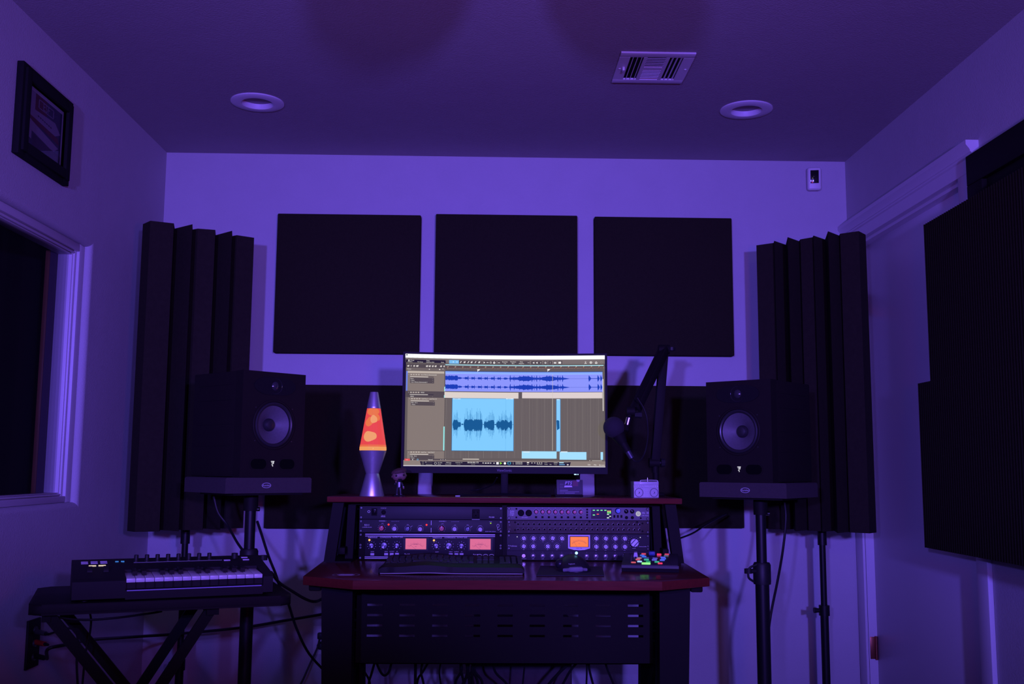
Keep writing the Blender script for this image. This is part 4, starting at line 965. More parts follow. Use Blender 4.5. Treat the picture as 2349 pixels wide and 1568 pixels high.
tri(875, 1151, 13, 13); tri(896, 1152, 12, 12); tri(905, 1152, 12, 12); tri(934, 1152, -12, 12); tri(925, 1152, -12, 12); tri(952, 1152, -13, 13); tri(980, 1153, 13, 13)
srect(1004, 1143, 1027, 1165, (250, 250, 248), 6); tri(1050, 1154, -22, 24, (150, 230, 60)); sring(1086, 1155, 11.5, 0, (250, 250, 248), 6, 16)
sring(1127, 1155, 17, 13, (60, 185, 225), 6, 16); srect(1112, 1158, 1142, 1170, BLK, 7); srect(1113, 1158, 1122, 1164, (60, 185, 225), 8); srect(1132, 1158, 1141, 1164, (60, 185, 225), 8)
tt('L', 1166, 0, 12); tt('R', 1166, 14, 12); tt('00:00:00.000', 1221, 1, 13); tt('00:00:08.000', 1221, 15, 13); tt('Sync', 1307, 19, 11); srect(1297, 1144, 1318, 1154, (225, 220, 215), 6); tt('Metronome', 1418, 19, 11); tt('Timing', 1478, 19, 11); tt('4 / 4', 1478, 4, 12); tt('Key', 1523, 20, 11); tt('120.00', 1570, 6, 14); tt('Tempo', 1570, 22, 11, (190, 185, 178))
for x_ in (1345, 1372, 1398, 1418, 1438): srect(x_-5, 1149, x_+5, 1156, (225, 220, 215), 6)
srect(1605, 1147, 1648, 1155, (180, 232, 252), 7); srect(1648, 1147, 1690, 1155, (60, 58, 60), 6); srect(1605, 1165, 1658, 1173, (110, 170, 215), 7); srect(1678, 1166, 1694, 1175, (240, 236, 232), 7)
stext('Edit', 1889, 1171, 17); stext('Mix', 1945, 1173, 17); stext('Browse', 2008, 1175, 17)
o = SC.build('screen', SM, mon, normals=False); o['label'] = 'lit screen with blue sound waves on brown tracks'

# ------------------------------------------------------------------ things on the raised shelf
lamp = thing('lava_lamp', 'glowing orange lava lamp with silver base and cap on the raised shelf', 'lamp', (-.379, 3.45, SZ))
SILV = mat('spun_aluminium', (.50, .48, .54), .36, metal=.75, var=.04, vscale=80)
B().lathe([(0, 0), (.0405, 0), (.0408, .002), (.0225, .0725), (.0218, .074), (.0222, .0755), (.0450, .148), (.0440, .150), (.042, .149), (0, .146)], seg=56).build('base', SILV, lamp)
B().lathe([(.0230, .290), (.0237, .292), (.0228, .2965), (.0138, .343), (.0128, .3455), (0, .3455)], seg=48).build('cap', SILV, lamp)
gr = [(.0420, .147), (.0452, .152), (.0448, .160), (.0232, .291)]
b = B(); b.lathe([(r_+.0024, z_) for r_, z_ in gr], seg=56); b.build('glass', GLASS, lamp)
b = B(); b.lathe([(0, .150)]+[(r_-.0006, z_) for r_, z_ in gr]+[(0, .291)], seg=56); b.build('liquid', emis('lava_red', (252, 78, 80), 1.0, True), lamp)['label'] = 'glowing red liquid'
WAX = emis('lava_wax', (255, 168, 112), 1.05, True); WAX2 = emis('lava_wax_deep', (255, 128, 74), 1.0, True)
def cone_r(z): return .0448+(z-.160)*(.0232-.0448)/(.291-.160)
def wax(cx, z, rx_, rz_, ph, push=.0008, m2=None):
    """blob of wax pressed against the glass"""
    R_ = cone_r(z); b = B(); n = 22; m_ = 8; ctr = None; rings = []
    for i in range(m_+1):
        q = i/m_; ring = []
        for k in range(n):
            a_ = 2*pi*k/n; hx = cx+rx_*q*cos(a_); hz_ = z+rz_*q*sin(a_)*(1+.12*sin(3*a_+ph)); rr = cone_r(min(max(hz_, .153), .290))-.0006+push*(1-q**6)
            th = hx/R_; ring.append(b.bm.verts.new((rr*sin(th), -rr*cos(th), hz_)))
        rings.append(ring)
    for a_, c_ in zip(rings, rings[1:]):
        for k in range(n):
            try: b.bm.faces.new((a_[k], a_[(k+1) % n], c_[(k+1) % n], c_[k]))
            except ValueError: pass
    bmesh.ops.remove_doubles(b.bm, verts=b.bm.verts, dist=1e-6)
    return b.build('wax_blob', m2 or WAX, lamp)
wax(-.0085, .197, .0245, .0172, 1, .0010)
wax(.004, .2535, .0125, .0135, 2, .0026)
wax(-.014, .2425, .0150, .0120, 0, .0008, WAX2); wax(.015, .2590, .0120, .0110, 4, .0007, WAX2); wax(.0, .2790, .0235, .0130, .5, .0006, WAX2); wax(-.008, .252, .012, .009, 3, .0009, WAX2)
for ph in (2.4, 3.6): wax(ph*.04, .19, .02, .014, ph)
B().lathe([(.040, .148), (.0428, .1485), (.0449, .152), (cone_r(.160)-.0002, .160), (cone_r(.1625)-.0002, .1625), (.040, .163)], seg=56).build('wax_glow', emis('lava_glow', (255, 168, 96), 1.05, True), lamp)  # pooled wax bands paint the orange glow at the bottom of the liquid
B().lathe([(.040, .161), (cone_r(.1622)-.0003, .1622), (cone_r(.1690)-.0003, .1690), (.040, .1694)], seg=56).build('wax_glow', emis('lava_glow_upper', (255, 118, 76), 1.0, True), lamp)
# big headed figurine
fig = thing('figurine', 'small dark figurine with oversized head, hat and white shirt beside the lamp', 'figurine', (-.290, 3.45, SZ), radians(14))
SKIN = mat('vinyl_skin', (.16, .085, .075), .5, var=.05); SUIT = mat('vinyl_suit', (.02, .02, .028), .5); SH_ = mat('vinyl_shirt', (.7, .68, .72), .5)
B().box(-.019, .019, -.014, .012, 0, .0035, .0015).build('stand_plate', MATTE, fig)
b = B(); bmesh.ops.create_cube(b.bm, size=1)
for v in b.bm.verts: v.co = Vector((v.co.x*.046, v.co.y*.038, v.co.z*.034))
bmesh.ops.bevel(b.bm, geom=list(b.bm.edges), offset=.0145, segments=6, profile=.5, affect='EDGES')
for v in b.bm.verts: v.co = Matrix.Rotation(radians(-6), 3, 'Y') @ v.co + Vector((0, 0, .068))
b.build('head', SKIN, fig)
for sx in (-1, 1):
    B().ball((sx*.0125, -.0185, .0685+sx*.0012), .0036, sy=.4, u=14, v=8).build('eye', mat('gloss_black', (.01, .01, .01), .12), fig)
    B().ball((sx*.0238, 0, .066+sx*.002), .004, sx=.5, u=10, v=8).build('ear', SKIN, fig)
    B().box(sx*.0125-.0045, sx*.0125+.0045, -.0195, -.0182, .0755+sx*.001, .0768+sx*.001, rot=Matrix.Rotation(radians(sx*8), 3, 'Y')).build('eyebrow', MATTE, fig)
B().ball((0, -.0195, .0620), .0022, u=10, v=8).build('nose', SKIN, fig)
B().box(-.0065, .0065, -.0200, -.0175, .0535, .0575, .0016).box(-.0045, .0045, -.0195, -.017, .049, .0545, .0016).build('beard', MATTE, fig)
b = B(); b.M = Matrix.Translation((-.001, .001, .082)) @ Matrix.Rotation(radians(-14), 4, 'Y'); b.lathe([(.0255, -.006), (.0262, -.002), (.0235, .004), (.015, .0085), (0, .0105)], seg=28, sy=.85).box(-.018, .018, -.029, -.012, -.005, -.0028, .001)
b.build('hat', mat('hat_brown', (.06, .025, .022), .8, var=.1), fig)
b = B(); b.lathe([(.0055, .050), (.0085, .046), (.0082, .036), (.0078, .028), (0, .027)], seg=20, sy=.75); b.build('torso', SUIT, fig)
B().prism([(-.0028, .046), (.0028, .046), (.0024, .030), (-.0022, .030)], -.0074, -.0055, 'Y').build('shirt', SH_, fig)
for sx in (-1, 1):
    B().tube([(sx*.004, 0, .029), (sx*.0055, -.001, .018), (sx*.0062, 0, .006)], [.0038, .0036, .0034], smooth=3).box(sx*.0065-.004, sx*.0065+.004, -.0085, .003, .0035, .0075, .001).build('leg', SUIT, fig)
B().tube([(-.0075, 0, .045), (-.0125, -.002, .038), (-.0115, -.007, .0445)], .0027, smooth=4).build('arm', SUIT, fig); B().ball((-.0112, -.0075, .0472), .0032, u=12, v=8).build('hand', SKIN, fig)
B().tube([(.0075, 0, .045), (.0125, 0, .037), (.0150, -.001, .029)], .0027, smooth=4).build('arm', SUIT, fig); B().ball((.0156, -.001, .0262), .0032, u=12, v=8).build('hand', SKIN, fig)
for p_ in ((-.0125, -.0035, .0405), (.0148, -.001, .0305)): B().ball(p_, .0029, sz=.6, u=12, v=8).build('cuff', SH_, fig)
# card holder with printed card
card = thing('card_holder', 'small card holder with a printed business card under the monitor corner', 'card holder', (.282, 3.50, SZ), radians(2))
B().box(-.050, .045, -.022, .03, 0, .007, .002).box(-.050, .045, .004, .012, .006, .028, .001).build('tray', BLACK, card)
rot_ = Matrix.Rotation(radians(-9), 4, 'X')
b = B(); b.M = rot_; b.box(-.043, .046, -.009, .003, .006, .056, .001).build('card_stack', mat('card_backs', (.05, .045, .06), .6), card)
b = B(); b.M = rot_; b.box(-.034, .035, -.0105, -.0095, .008, .053); b.mi = 1
b.text('PTS', -.004, -.0108, .044, .0155, shear=.25); b.prism([(-.018, .030), (.010, .031), (.008, .036), (-.016, .036)], -.0109, -.0106, 'Y')
b.mi = 2
b.box(-.033, -.005, -.0108, -.0106, .0195, .0212).box(-.033, .033, -.0108, -.0106, .0145, .0158).box(-.033, -.018, -.0108, -.0106, .0095, .0105); b.box(-.015, .018, -.0108, -.0106, .0095, .0112)
for z_ in (.040, .034, .028): b.box(-.033, -.020, -.0108, -.0106, z_, z_+.0008)
b.prism([(.026, .049), (.034, .049), (.036, .056), (.024, .056)], -.0111, -.0107, 'Y')
b.mi = 3; b.box(.012, .030, -.0108, -.0106, .034, .0525, .0)
b.build('card', [mat('card_face', (.07, .06, .085), .6, spec=.15), mat('card_violet', (.62, .55, .72), .5), mat('card_text', (.26, .23, .30), .5), mat('card_red', (.12, .03, .06), .6)], card)
# boombox ornament
bx = thing('boombox_ornament', 'tiny silver boombox ornament on the right of the raised shelf', 'ornament', (.531, 3.42, SZ), radians(12))
SG = mat('boombox_silver', (.62, .60, .62), .38, metal=.15)
B().box(-.042, .042, 0, .034, 0, .0535, .0015).build('case', mat('boombox_dark', (.10, .09, .12), .5), bx)
B().box(-.0435, .0435, -.004, .001, .0005, .0335, .0012).box(-.0435, .0435, -.004, .001, .0415, .0535, .0012).box(-.0435, .0435, -.002, .001, .033, .042).build('front_panel', mat('boombox_face', (.50, .48, .50), .5), bx)
for x_ in (-.0265, .0265):
    B().lathe([(.0150, .004), (.0145, .006), (.0130, .006), (.0125, .004), (.0060, .0015), (.0035, .0015), (.003, .005), (0, .006)], (x_, 0, .0170), 'Y', 28).build('loudspeaker', mat('boombox_cone', (.30, .28, .32), .3, metal=.5), bx)
for k in range(8): x_ = (-.038+.0075*k) if k < 4 else (.014+.0075*(k-4)); B().box(x_, x_+.003, -.0065, -.002, .0350, .0405, .0005).build('dial', SG, bx)
B().box(-.007, .008, -.0045, -.002, .0350, .0405).build('tuner_window', SG, bx)
for r_ in range(5):
    for c_ in range(3): B().box(-.0085+.006*c_, -.0045+.006*c_, -.0055, -.0035, .004+.0055*r_, .0075+.0055*r_, .0004).build('button', SG, bx)
B().box(-.024, .024, -.0055, -.0035, .0440, .0515, .0008).build('cassette_door', SG, bx)
B().tube([(-.018, .004, .0535), (-.014, .004, .0572), (.038, .004, .0572), (.0425, .004, .052), (.0432, .004, .040)], .0013, smooth=3).build('handle', SG, bx)
B().cyl((.008, .006, .0535), (.008, .006, .066), .0008, seg=8).build('antenna', CHROME, bx)
# little pale adapter and flat box at the back of the shelf
q = atY(1050, 1137, 3.42)
tag(B().box(q.x-.008, q.x+.008, 3.415, 3.428, SZ, SZ+.0045, .001).build('usb_adapter', GREYP), 'tiny pale adapter lying at the front edge of the raised shelf', 'adapter')

# ------------------------------------------------------------------ microphone on its boom arm
def V(px, py, Y): return atY(px, py, Y)
AY = 3.66
base = V(1505, 1135, AY)
arm = thing('boom_arm', 'black folding microphone boom arm standing right of the monitor', 'microphone arm', (base.x, AY, SZ))
def A(b, nm, m_): o = b.build(nm, m_, arm); o.location = (-base.x, -AY, -SZ); return o
J1 = V(1503, 1061, AY); J2 = V(1523, 801, AY); J3 = V(1456, 940, AY-.16)
A(B().box(base.x-.025, base.x+.025, AY-.03, AY+.03, SZ, SZ+.012, .003).cyl((base.x, AY, SZ+.01), (base.x, AY, J1.z-.02), .0115, seg=20), 'post', BLACK)
A(B().cyl((J1.x-.022, AY, J1.z), (J1.x+.014, AY, J1.z), .018, seg=24).cyl((J1.x, AY, J1.z-.035), (J1.x, AY, J1.z), .013, seg=20), 'base_joint', BLACK)
def beam(p0, p1, w_, d_, nm, off=0):
    b = B(); d = (p1-p0); L_ = d.length; q_ = d.to_track_quat('Z', 'Y').to_matrix().to_4x4()
    b.M = Matrix.Translation(p0+Vector((0, off, 0))) @ q_
    b.box(-w_/2, -w_/2+w_*.22, -d_/2, d_/2, 0, L_, .001).box(w_/2-w_*.22, w_/2, -d_/2, d_/2, 0, L_, .001).box(-w_*.3, w_*.3, -d_*.32, d_*.32, L_*.02, L_*.98)
    return A(b, nm, BLACK)
beam(J1+Vector((0, 0, .01)), J2, .034, .03, 'lower_arm'); beam(J2, J3, .034, .026, 'upper_arm', -.006)
A(B().cyl((J2.x-.02, AY, J2.z), (J2.x+.02, AY, J2.z), .017, seg=20), 'elbow_joint', BLACK)
A(B().lathe([(0, 0), (.012, 0), (.013, .004), (.013, .012), (0, .012)], (J2.x+.026, AY-.012, J2.z-.006), 'Z', 12).cyl((J2.x+.018, AY-.01, J2.z), (J2.x+.028, AY-.01, J2.z), .005), 'knob', RUBBER)
A(B().cyl((J1.x+.012, AY, J1.z), (J1.x+.022, AY, J1.z), .006).cyl((J1.x+.020, AY, J1.z), (J1.x+.034, AY, J1.z), .017, .015, seg=10), 'knob', RUBBER)
j = V(1446, 943, AY-.17); A(B().cyl((j.x-.014, j.y, j.z), (j.x+.014, j.y, j.z), .016, seg=20), 'head_joint', BLACK)
A(B().cyl((j.x+.014, j.y, j.z-.012), (j.x+.038, j.y, j.z-.012), .010, .012, seg=10), 'knob', RUBBER)
A(B().tube([j, V(1440, 968, AY-.18), V(1437, 988, AY-.19)], .008, smooth=3), 'mic_mount', BLACK)
A(B().cyl(V(1443, 958, AY-.19), V(1439, 974, AY-.19), .0105, seg=18), 'mount_ring', mat('ring_metal', (.35, .30, .32), .25, metal=1))
A(B().box(J1.x-.006, J1.x+.008, AY-.0165, AY-.0155, J1.z+.062, J1.z+.065), 'marking', GREYP)
mc = thing('microphone', 'round headed black microphone hanging from the boom arm beside the screen', 'microphone', V(1408, 980, AY-.21))
g0 = Vector((0, 0, 0)); hd = (V(1448, 1048, AY-.21)-V(1408, 980, AY-.21)); hn = hd.normalized()
b = B(); b.ball((0, 0, 0), .036, u=28, v=18); b.build('windscreen', mat('mic_foam', (.016, .014, .018), .9, bump=.5, bscale=500), mc)
B().cyl(hn*.028, hn*.060, .024, .016, seg=24).cyl(hn*.060, hn*.092, .014, .013, seg=24).build('body', BLACK, mc)
B().cyl(hn*.092, hn*.118, .010, .009, seg=18).build('plug', mat('plug_metal', (.08, .08, .10), .4, metal=.6), mc)
e0 = V(1408, 980, AY-.21)+hn*.118
tag(B().tube([e0, V(1458, 1058, AY-.21), V(1470, 1054, AY-.20), V(1480, 1035, AY-.19), V(1486, 1000, AY-.20), V(1484, 960, AY-.21), V(1476, 935, AY-.21), V(1462, 912, AY-.215)], .0025).build('cable', CABLE), 'thin black cable looping from the microphone to the boom arm', 'cable')

# ------------------------------------------------------------------ on the worktop
DZT = DT+.0008
# ergonomic keyboard
kb = thing('computer_keyboard', 'black ergonomic computer keyboard with wrist rest lying on the desk', 'keyboard', (-.098, 3.035, DZT))
KP = mat('keyboard_plastic', (.012, .011, .011), .5, var=.05, spec=.12); KK = mat('keycap', (.022, .020, .024), .38, spec=.4)
KW, KD = .212, .215
def wave(x): return .0065*math.exp(-((x+.075)/.055)**2)
nx = 40; b = B()
prof = [(0, .0), (-.006, .006), (-.003, .0200), (.010, .0245), (.055, .0270), (.062, .0215), (.21, .038), (.222, .034), (.224, 0)]
rows_ = []
for i in range(nx+1):
    x = -KW+2*KW*i/nx; e = 1-max(0, (abs(x)-KW+.012)/.012)*.35; wv = wave(x)
    rows_.append([b.bm.verts.new((x*(1-(.028*max(0, y)/.22)), y-(.004 if abs(x+.09) < .09 else 0)*(y < .06), max(0, z*e+(wv if z > .01 else 0)+(wv*.35 if z == 0 and y == 0 else 0)))) for y, z in prof])
for a_, c_ in zip(rows_, rows_[1:]):
    for k in range(len(prof)-1): b.bm.faces.new((a_[k], a_[k+1], c_[k+1], c_[k]))
b.bm.faces.new(rows_[0]); b.bm.faces.new(rows_[-1][::-1]); b.build('body', KP, kb, sharp=40)
B().tube([(-KW+.006, -.0045, .0022)]+[(x, -.0082, .0026+wave(x)*.35) for x in (-.18, -.14, -.10, -.06, -.02, .02, .08, .14, .19)]+[(KW-.006, -.0045, .0022)], .0016, smooth=4).build('rim', mat('rim_silver', (.60, .58, .62), .3, metal=.6), kb)
keyc = {}
def key(x, y, w_, d_=.0165):
    z = .0215+(y-.062)/(.148)*.0165+wave(x)*.9
    k_ = (round(w_, 4), d_)
    if k_ not in keyc:
        bb = B(); bb.prism([(-w_/2, 0), (-w_/2+.0018, .0065), (w_/2-.0018, .0065), (w_/2, 0)], 0, d_, 'Y')
        keyc[k_] = bb.build('key', KK, kb, sharp=20); o = keyc[k_]
    else: o = clone(keyc[k_], kb)
    o.location = (x, y, z-.001); o.rotation_euler = (radians(6.4), 0, 0)
for r_ in range(5):
    y = .066+r_*.0205; off = (0, .006, .003, .0, .0)[r_]
    if r_ == 0:
        for x, w_ in ((-.190, .017), (-.170, .017), (-.150, .017), (-.130, .017), (-.078, .080), (-.024, .018), (.004, .032), (.036, .026)): key(x, y, w_)
    else:
        for k in range(13): key(-.192+off+k*.0190, y+(.002 if 4 < k < 8 else 0), .0168)
        key(.056, y, .0150)
for r_ in (0, 1, 3, 4):
    for k in range(3):
        if r_ != 1: key(.080+k*.0185, .066+r_*.0205, .0162)
for k in range(3): key(.080+k*.0185, .066+.0205, .0162)
for r_ in range(5):
    for k in range(4):
        if r_ == 0 and k == 1: continue
        key((.148 if r_ or k else .1555)+k*.0178 if (r_ or k) else .1535, .066+r_*.0205, .0158 if (r_ or k) else .0300)
for k in range(3): B().tube([(.073+k*.0185, .170, .0400), (.0765+k*.0185, .170, .0430), (.0835+k*.0185, .170, .0430), (.087+k*.0185, .170, .0400)], .0012, smooth=2).build('media_key', mat('rim_silver', (.6, .58, .62)), kb)
# mouse pad and trackball mouse
p0, p1, p2, p3 = atZ(1230, 1319, DT+.003), atZ(1386, 1319, DT+.003), atZ(1382, 1299, DT+.003), atZ(1240, 1297, DT+.003)
b = B(); b.prism([(q_.x, q_.y) for q_ in (p0, p1, p2, p3)], DZT, DT+.0035)
tag(b.build('mouse_pad', mat('pad_cloth', (.018, .014, .022), .85, bump=.3, bscale=900)), 'small black mouse pad on the desk under the mouse', 'mouse pad')
mp = atZ(1318, 1312, DT+.004)
ms = thing('mouse', 'black trackball mouse with a bright blue light on the mouse pad', 'mouse', (mp.x, mp.y+.052, DT+.0042), radians(12))
b = B(); b.ball((0, 0, 0), 1, u=32, v=20)
for v in b.bm.verts:
    x, y, z = v.co
    zz = max(0, z); v.co = Vector((x*.048*(1+.12*y)+(.006 if x > 0 else 0), y*.058, zz*(.046+.012*y)*(1-.18*max(0, x)) if z > 0 else 0))
b.build('shell', mat('mouse_black', (.014, .014, .018), .45), ms)
B().tube([(-.040, -.036, .005), (-.020, -.054, .008), (.004, -.0585, .009), (.026, -.052, .007)], [.0052, .0075, .0075, .0045], smooth=5).build('front_trim', mat('mouse_grey', (.20, .18, .24), .5), ms)
b = B(); b.M = Matrix.Translation((-.012, -.0535, .0245)) @ Matrix.Rotation(radians(-38), 4, 'X'); b.text('logitech', -.008, 0, 0, .0062); b.build('lettering', mat('mouse_print', (.45, .42, .5), .5), ms, normals=False)
B().ball((-.040, .004, .020), .0145, u=24, v=16).build('trackball', mat('ball_grey', (.015, .015, .02), .3, spec=.3), ms)
B().ball((.010, -.002, .0515), .0042, u=14, v=10).build('indicator', emis('led_azure', (130, 205, 255), 3.5), ms)['label'] = 'glowing blue light'
# fader controller
FP = thing('fader_controller', 'black control surface with glowing coloured buttons on the right of the desk', 'control surface', (.493, 3.112, DZT), radians(-8))
b = B(); b.prism([(0, .012), (.012, .0), (.165, 0), (.172, .042), (.002, .020)], -.085, .085, 'X')
b.build('body', mat('fader_body', (.016, .016, .02), .5), FP)
def fz(y): return .020+(y-.002)*(.022/.170)
FM = Matrix.Translation((0, .002, .020)) @ Matrix.Rotation(math.atan2(.022, .170), 4, 'X')
b = B(); b.M = FM; b.box(-.083, .083, .002, .168, 0, .0015, .0008); b.build('top_panel', mat('fader_top', (.022, .02, .028), .4), FP)
for x_ in (-.058, -.046, -.034):
    b = B(); b.M = FM; b.box(x_-.0022 if x_ != -.046 else x_-.0014, x_+.0022 if x_ != -.046 else x_+.0014, .03, .145, .0014, .0020); b.build('fader_slot', MATTE if x_ == -.046 else mat('slot_grey', (.10, .08, .13), .5), FP)
b = B(); b.M = FM; b.prism([(-.0525, .0015), (-.0505, .014), (-.0415, .014), (-.0395, .0015)], .112, .130, 'Y'); b.build('fader_cap', mat('fader_cap', (.55, .50, .62), .4), FP)
b = B(); b.M = FM; b.box(-.006, .014, .130, .150, .0015, .014, .003); b.build('encoder', mat('encoder_blue', (.03, .06, .25), .5), FP)
rcol = [(255, 95, 120), (250, 60, 110), (70, 120, 240), (190, 120, 160), (60, 210, 165), (110, 110, 230), (75, 95, 235), (150, 190, 255), (50, 170, 110), (80, 60, 200)]
def fbtn(x, y, w_, rgb, es=1.0, d_=.0100):
    b = B(); b.M = FM; b.box(x-w_/2, x+w_/2, y-d_/2, y+d_/2, .0015, .0045, .0012); b.build('button', emis('pad_%d_%d_%d' % rgb, rgb, es), FP)
for x_, y_, w_, rgb, e in ((-.022, .150, .014, (235, 80, 110), .8), (.026, .148, .014, (250, 50, 105), 1), (.026, .128, .013, (200, 60, 120), .7), (.050, .150, .014, (230, 70, 110), .8), (.048, .130, .014, (110, 120, 160), .6),
                            (-.026, .128, .014, (70, 110, 235), .8), (-.020, .110, .014, (60, 110, 245), 1), (-.034, .088, .014, (190, 140, 170), .7), (-.038, .068, .014, (225, 95, 120), .8), (-.012, .092, .014, (70, 80, 170), .6),
                            (-.012, .068, .015, (60, 195, 170), .8), (.014, .088, .015, (95, 90, 215), .7), (.012, .066, .015, (100, 95, 230), .8), (.038, .104, .015, (85, 95, 245), .9), (.040, .086, .015, (70, 90, 235), .9), (.036, .066, .015, (80, 105, 250), .9),
                            (-.050, .026, .014, (220, 95, 110), .8), (-.032, .040, .014, (160, 200, 255), 1.2), (-.006, .040, .014, (50, 170, 120), .8), (.020, .040, .014, (65, 190, 150), .8), (.030, .020, .014, (250, 60, 110), 1), (-.012, .014, .026, (130, 255, 120), 1.6)):
    fbtn(x_, y_, w_, rgb, e, .0100 if rgb != (130, 255, 120) else .016)
FP.rotation_euler[2] = radians(-10)
# round sticker on the worktop
q = atZ(794, 1318, DT); b = B()
for k in range(40):
    a0, a1 = 2*pi*k/40, 2*pi*(k+1)/40
    for r0_, r1_ in ((.040, .0365), (.0345, .0338)):
        b.quad([(q.x+r0_*cos(a0), q.y+r0_*sin(a0), DT+.0006), (q.x+r0_*cos(a1), q.y+r0_*sin(a1), DT+.0006), (q.x+r1_*cos(a1), q.y+r1_*sin(a1), DT+.0006), (q.x+r1_*cos(a0), q.y+r1_*sin(a0), DT+.0006)])
for k in range(5): b.box(q.x-.026+.004*abs(k-2), q.x+.026-.004*abs(k-2), q.y-.0155+.007*k, q.y-.012+.007*k, DT+.0003, DT+.0007)
tag(b.build('sticker', mat('sticker_lilac', (.30, .25, .32), .6)), 'round pale printed sticker on the left of the desk top', 'sticker')

# ------------------------------------------------------------------ folding table and its keyboard
TA = radians(20); TZP = .750
tb = thing('folding_table', 'black folding table with crossed legs at the left', 'table', (-1.082, 2.51, 0), TA)
b = B(); TL, TDp = .622, .40; pts = []
for cx, cy, a0 in ((TL-.03, TDp-.03, 0), (.03, TDp-.03, 90), (.03, .03, 180), (TL-.03, .03, 270)):
    for k in range(6): a = radians(a0+18*k); pts.append((cx+.03*cos(a), cy+.03*sin(a)))
b.prism(pts, TZP-.026, TZP)
bmesh.ops.bevel(b.bm, geom=[e for e in b.bm.edges if abs(e.verts[0].co.z-e.verts[1].co.z) < 1e-4], offset=.008, segments=3, profile=.5, affect='EDGES')
b.build('table_top', mat('table_top', (.012, .010, .010), .6, var=.1, spec=.1), tb)
def leg(x0, z0, x1, z1, y, nm='leg'):
    b = B(); d = Vector((x1-x0, 0, z1-z0)); n = Vector((-d.z, 0, d.x)).normalized()*.0135
    b.prism([(x0-n.x, z0-n.z), (x0+n.x, z0+n.z), (x1+n.x, z1+n.z), (x1-n.x, z1-n.z)], y, y+.013, 'Y'); return b.build(nm, BLACK, tb)
for y in (.035, .335):
    leg(.045, TZP-.03, TL-.01, .01, y); leg(TL-.195, TZP-.03, -.02, .01, y+.014)
for x_, z_ in ((TL-.05, .06), (.03, .06)): B().cyl((x_, .04, z_), (x_, .35, z_), .009, seg=12).build('crossbar', BLACK, tb)
B().box(.03, .05, .03, .36, TZP-.045, TZP-.026).box(TL-.21, TL-.18, .03, .36, TZP-.045, TZP-.026).build('top_bracket', BLACK, tb)
# 25 key controller keyboard
mk = thing('midi_keyboard', 'small black piano style keyboard with knobs on the folding table', 'keyboard', (-.990, 2.533, TZP+.0052), radians(22.5)); mk.rotation_euler[0] = radians(2.8)
ML, MD = .478, .232; MB_ = mat('midi_body', (.014, .013, .014), .55, var=.05, spec=.15)
K0 = .122; KN = 15; KWD = (ML-.026-K0)/KN
b = B()
b.prism([(0, .004), (0, .046), (.012, .052), (MD-.01, .070), (MD, .062), (MD, 0), (.01, 0)], 0, K0-.001, 'X')                      # left block
b.box(K0-.001, ML-.025, .012, .100, .024, .040); b.prism([(.10, 0), (.10, .058), (MD-.01, .070), (MD, .062), (MD, 0)], K0-.001, ML-.025, 'X')                                     # control strip
b.prism([(0, 0), (0, .022), (.006, .024), (.10, .030), (.10, 0)], K0-.001, ML-.025, 'X')                                                       # key bed
b.prism([(0, .004), (0, .044), (.012, .050), (MD-.01, .070), (MD, .062), (MD, 0), (.01, 0)], ML-.025, ML, 'X')                   # right cheek
b.build('body', MB_, mk, sharp=25)
for x_, y_, l_ in ((.03, .03, .0045), (ML-.03, .03, .0045), (.03, MD-.03, .0135), (ML-.03, MD-.03, .0135)): B().cyl((x_, y_, -l_), (x_, y_, .001), .008, seg=12).build('foot', RUBBER, mk)
KWM = mat('piano_white', (.72, .70, .72), .3); wk = None
for k in range(KN):
    if wk is None: bb = B(); bb.box(0, KWD-.0012, .004, .104, .040, .0505, .0012); bb.box(0, KWD-.0012, .002, .006, .0405, .0500, .0008); wk = bb.build('white_key', KWM, mk); o = wk
    else: o = clone(wk, mk)
    o.location = (K0+k*KWD, 0, 0)
bk = None
for k in range(KN-1):
    if k % 7 in (2, 6): continue
    if bk is None: bb = B(); bb.prism([(.045, .050), (.050, .0605), (.100, .0615), (.100, .050)], -.0055, .0055, 'X'); bk = bb.build('black_key', mat('piano_black', (.012, .012, .014), .25), mk); o = bk
    else: o = clone(bk, mk)
    o.location = (K0+(k+1)*KWD, 0, 0)
B().box(K0+.002, ML-.029, -.0012, .001, .0205, .0228).build('front_light_strip', mat('strip_lilac', (.35, .32, .6), .4), mk)
for k in range(KN-1): 
    B().box(K0+(k+1)*KWD-.0005, K0+(k+1)*KWD+.0005, .004, .006, .024, .0405).build('key_guide', MATTE, mk)
kn = None
for k in range(8):
    if kn is None: bb = B(); bb.lathe([(.0075, 0), (.0072, .002), (.0058, .003), (.0055, .0165), (.005, .0175), (0, .0175)], seg=18); kn = bb.build('knob', RUBBER, mk); o = kn
    else: o = clone(kn, mk)
    o.location = (.155+k*.0265, MD-.050, .0665)
B().lathe([(.009, 0), (.0085, .014), (0, .015)], (.408, MD-.045, .067), 'Z', 20).build('knob', RUBBER, mk)
BTN = mat('button_lilac', (.50, .46, .55), .5)
for x_, y_ in ((.030, .175), (.053, .175), (.076, .175), (.030, .192), (.053, .192), (.076, .192), (.385, .168), (.435, .168), (.435, .195)):
    z_ = .052+(y_-.012)/(MD-.022)*.018; B().box(x_-.0085, x_+.0085, y_-.005, y_+.005, z_-.002, z_+.0015, .0008).build('button', BTN, mk)
for x_ in (.108, .122): y_ = .185; z_ = .0675; B().box(x_-.004, x_+.004, y_-.004, y_+.004, z_-.002, z_+.001).build('button', emis('btn_cyan', (60, 130, 225), .8), mk)
for x_ in (.048, .071): y_ = .145; z_ = .0635; o = B().box(x_-.0088, x_+.0088, y_-.005, y_+.005, z_-.002, z_+.0015, .0008).build('button', emis('btn_cream', (235, 215, 190), .9), mk); o['label'] = 'lit cream button'
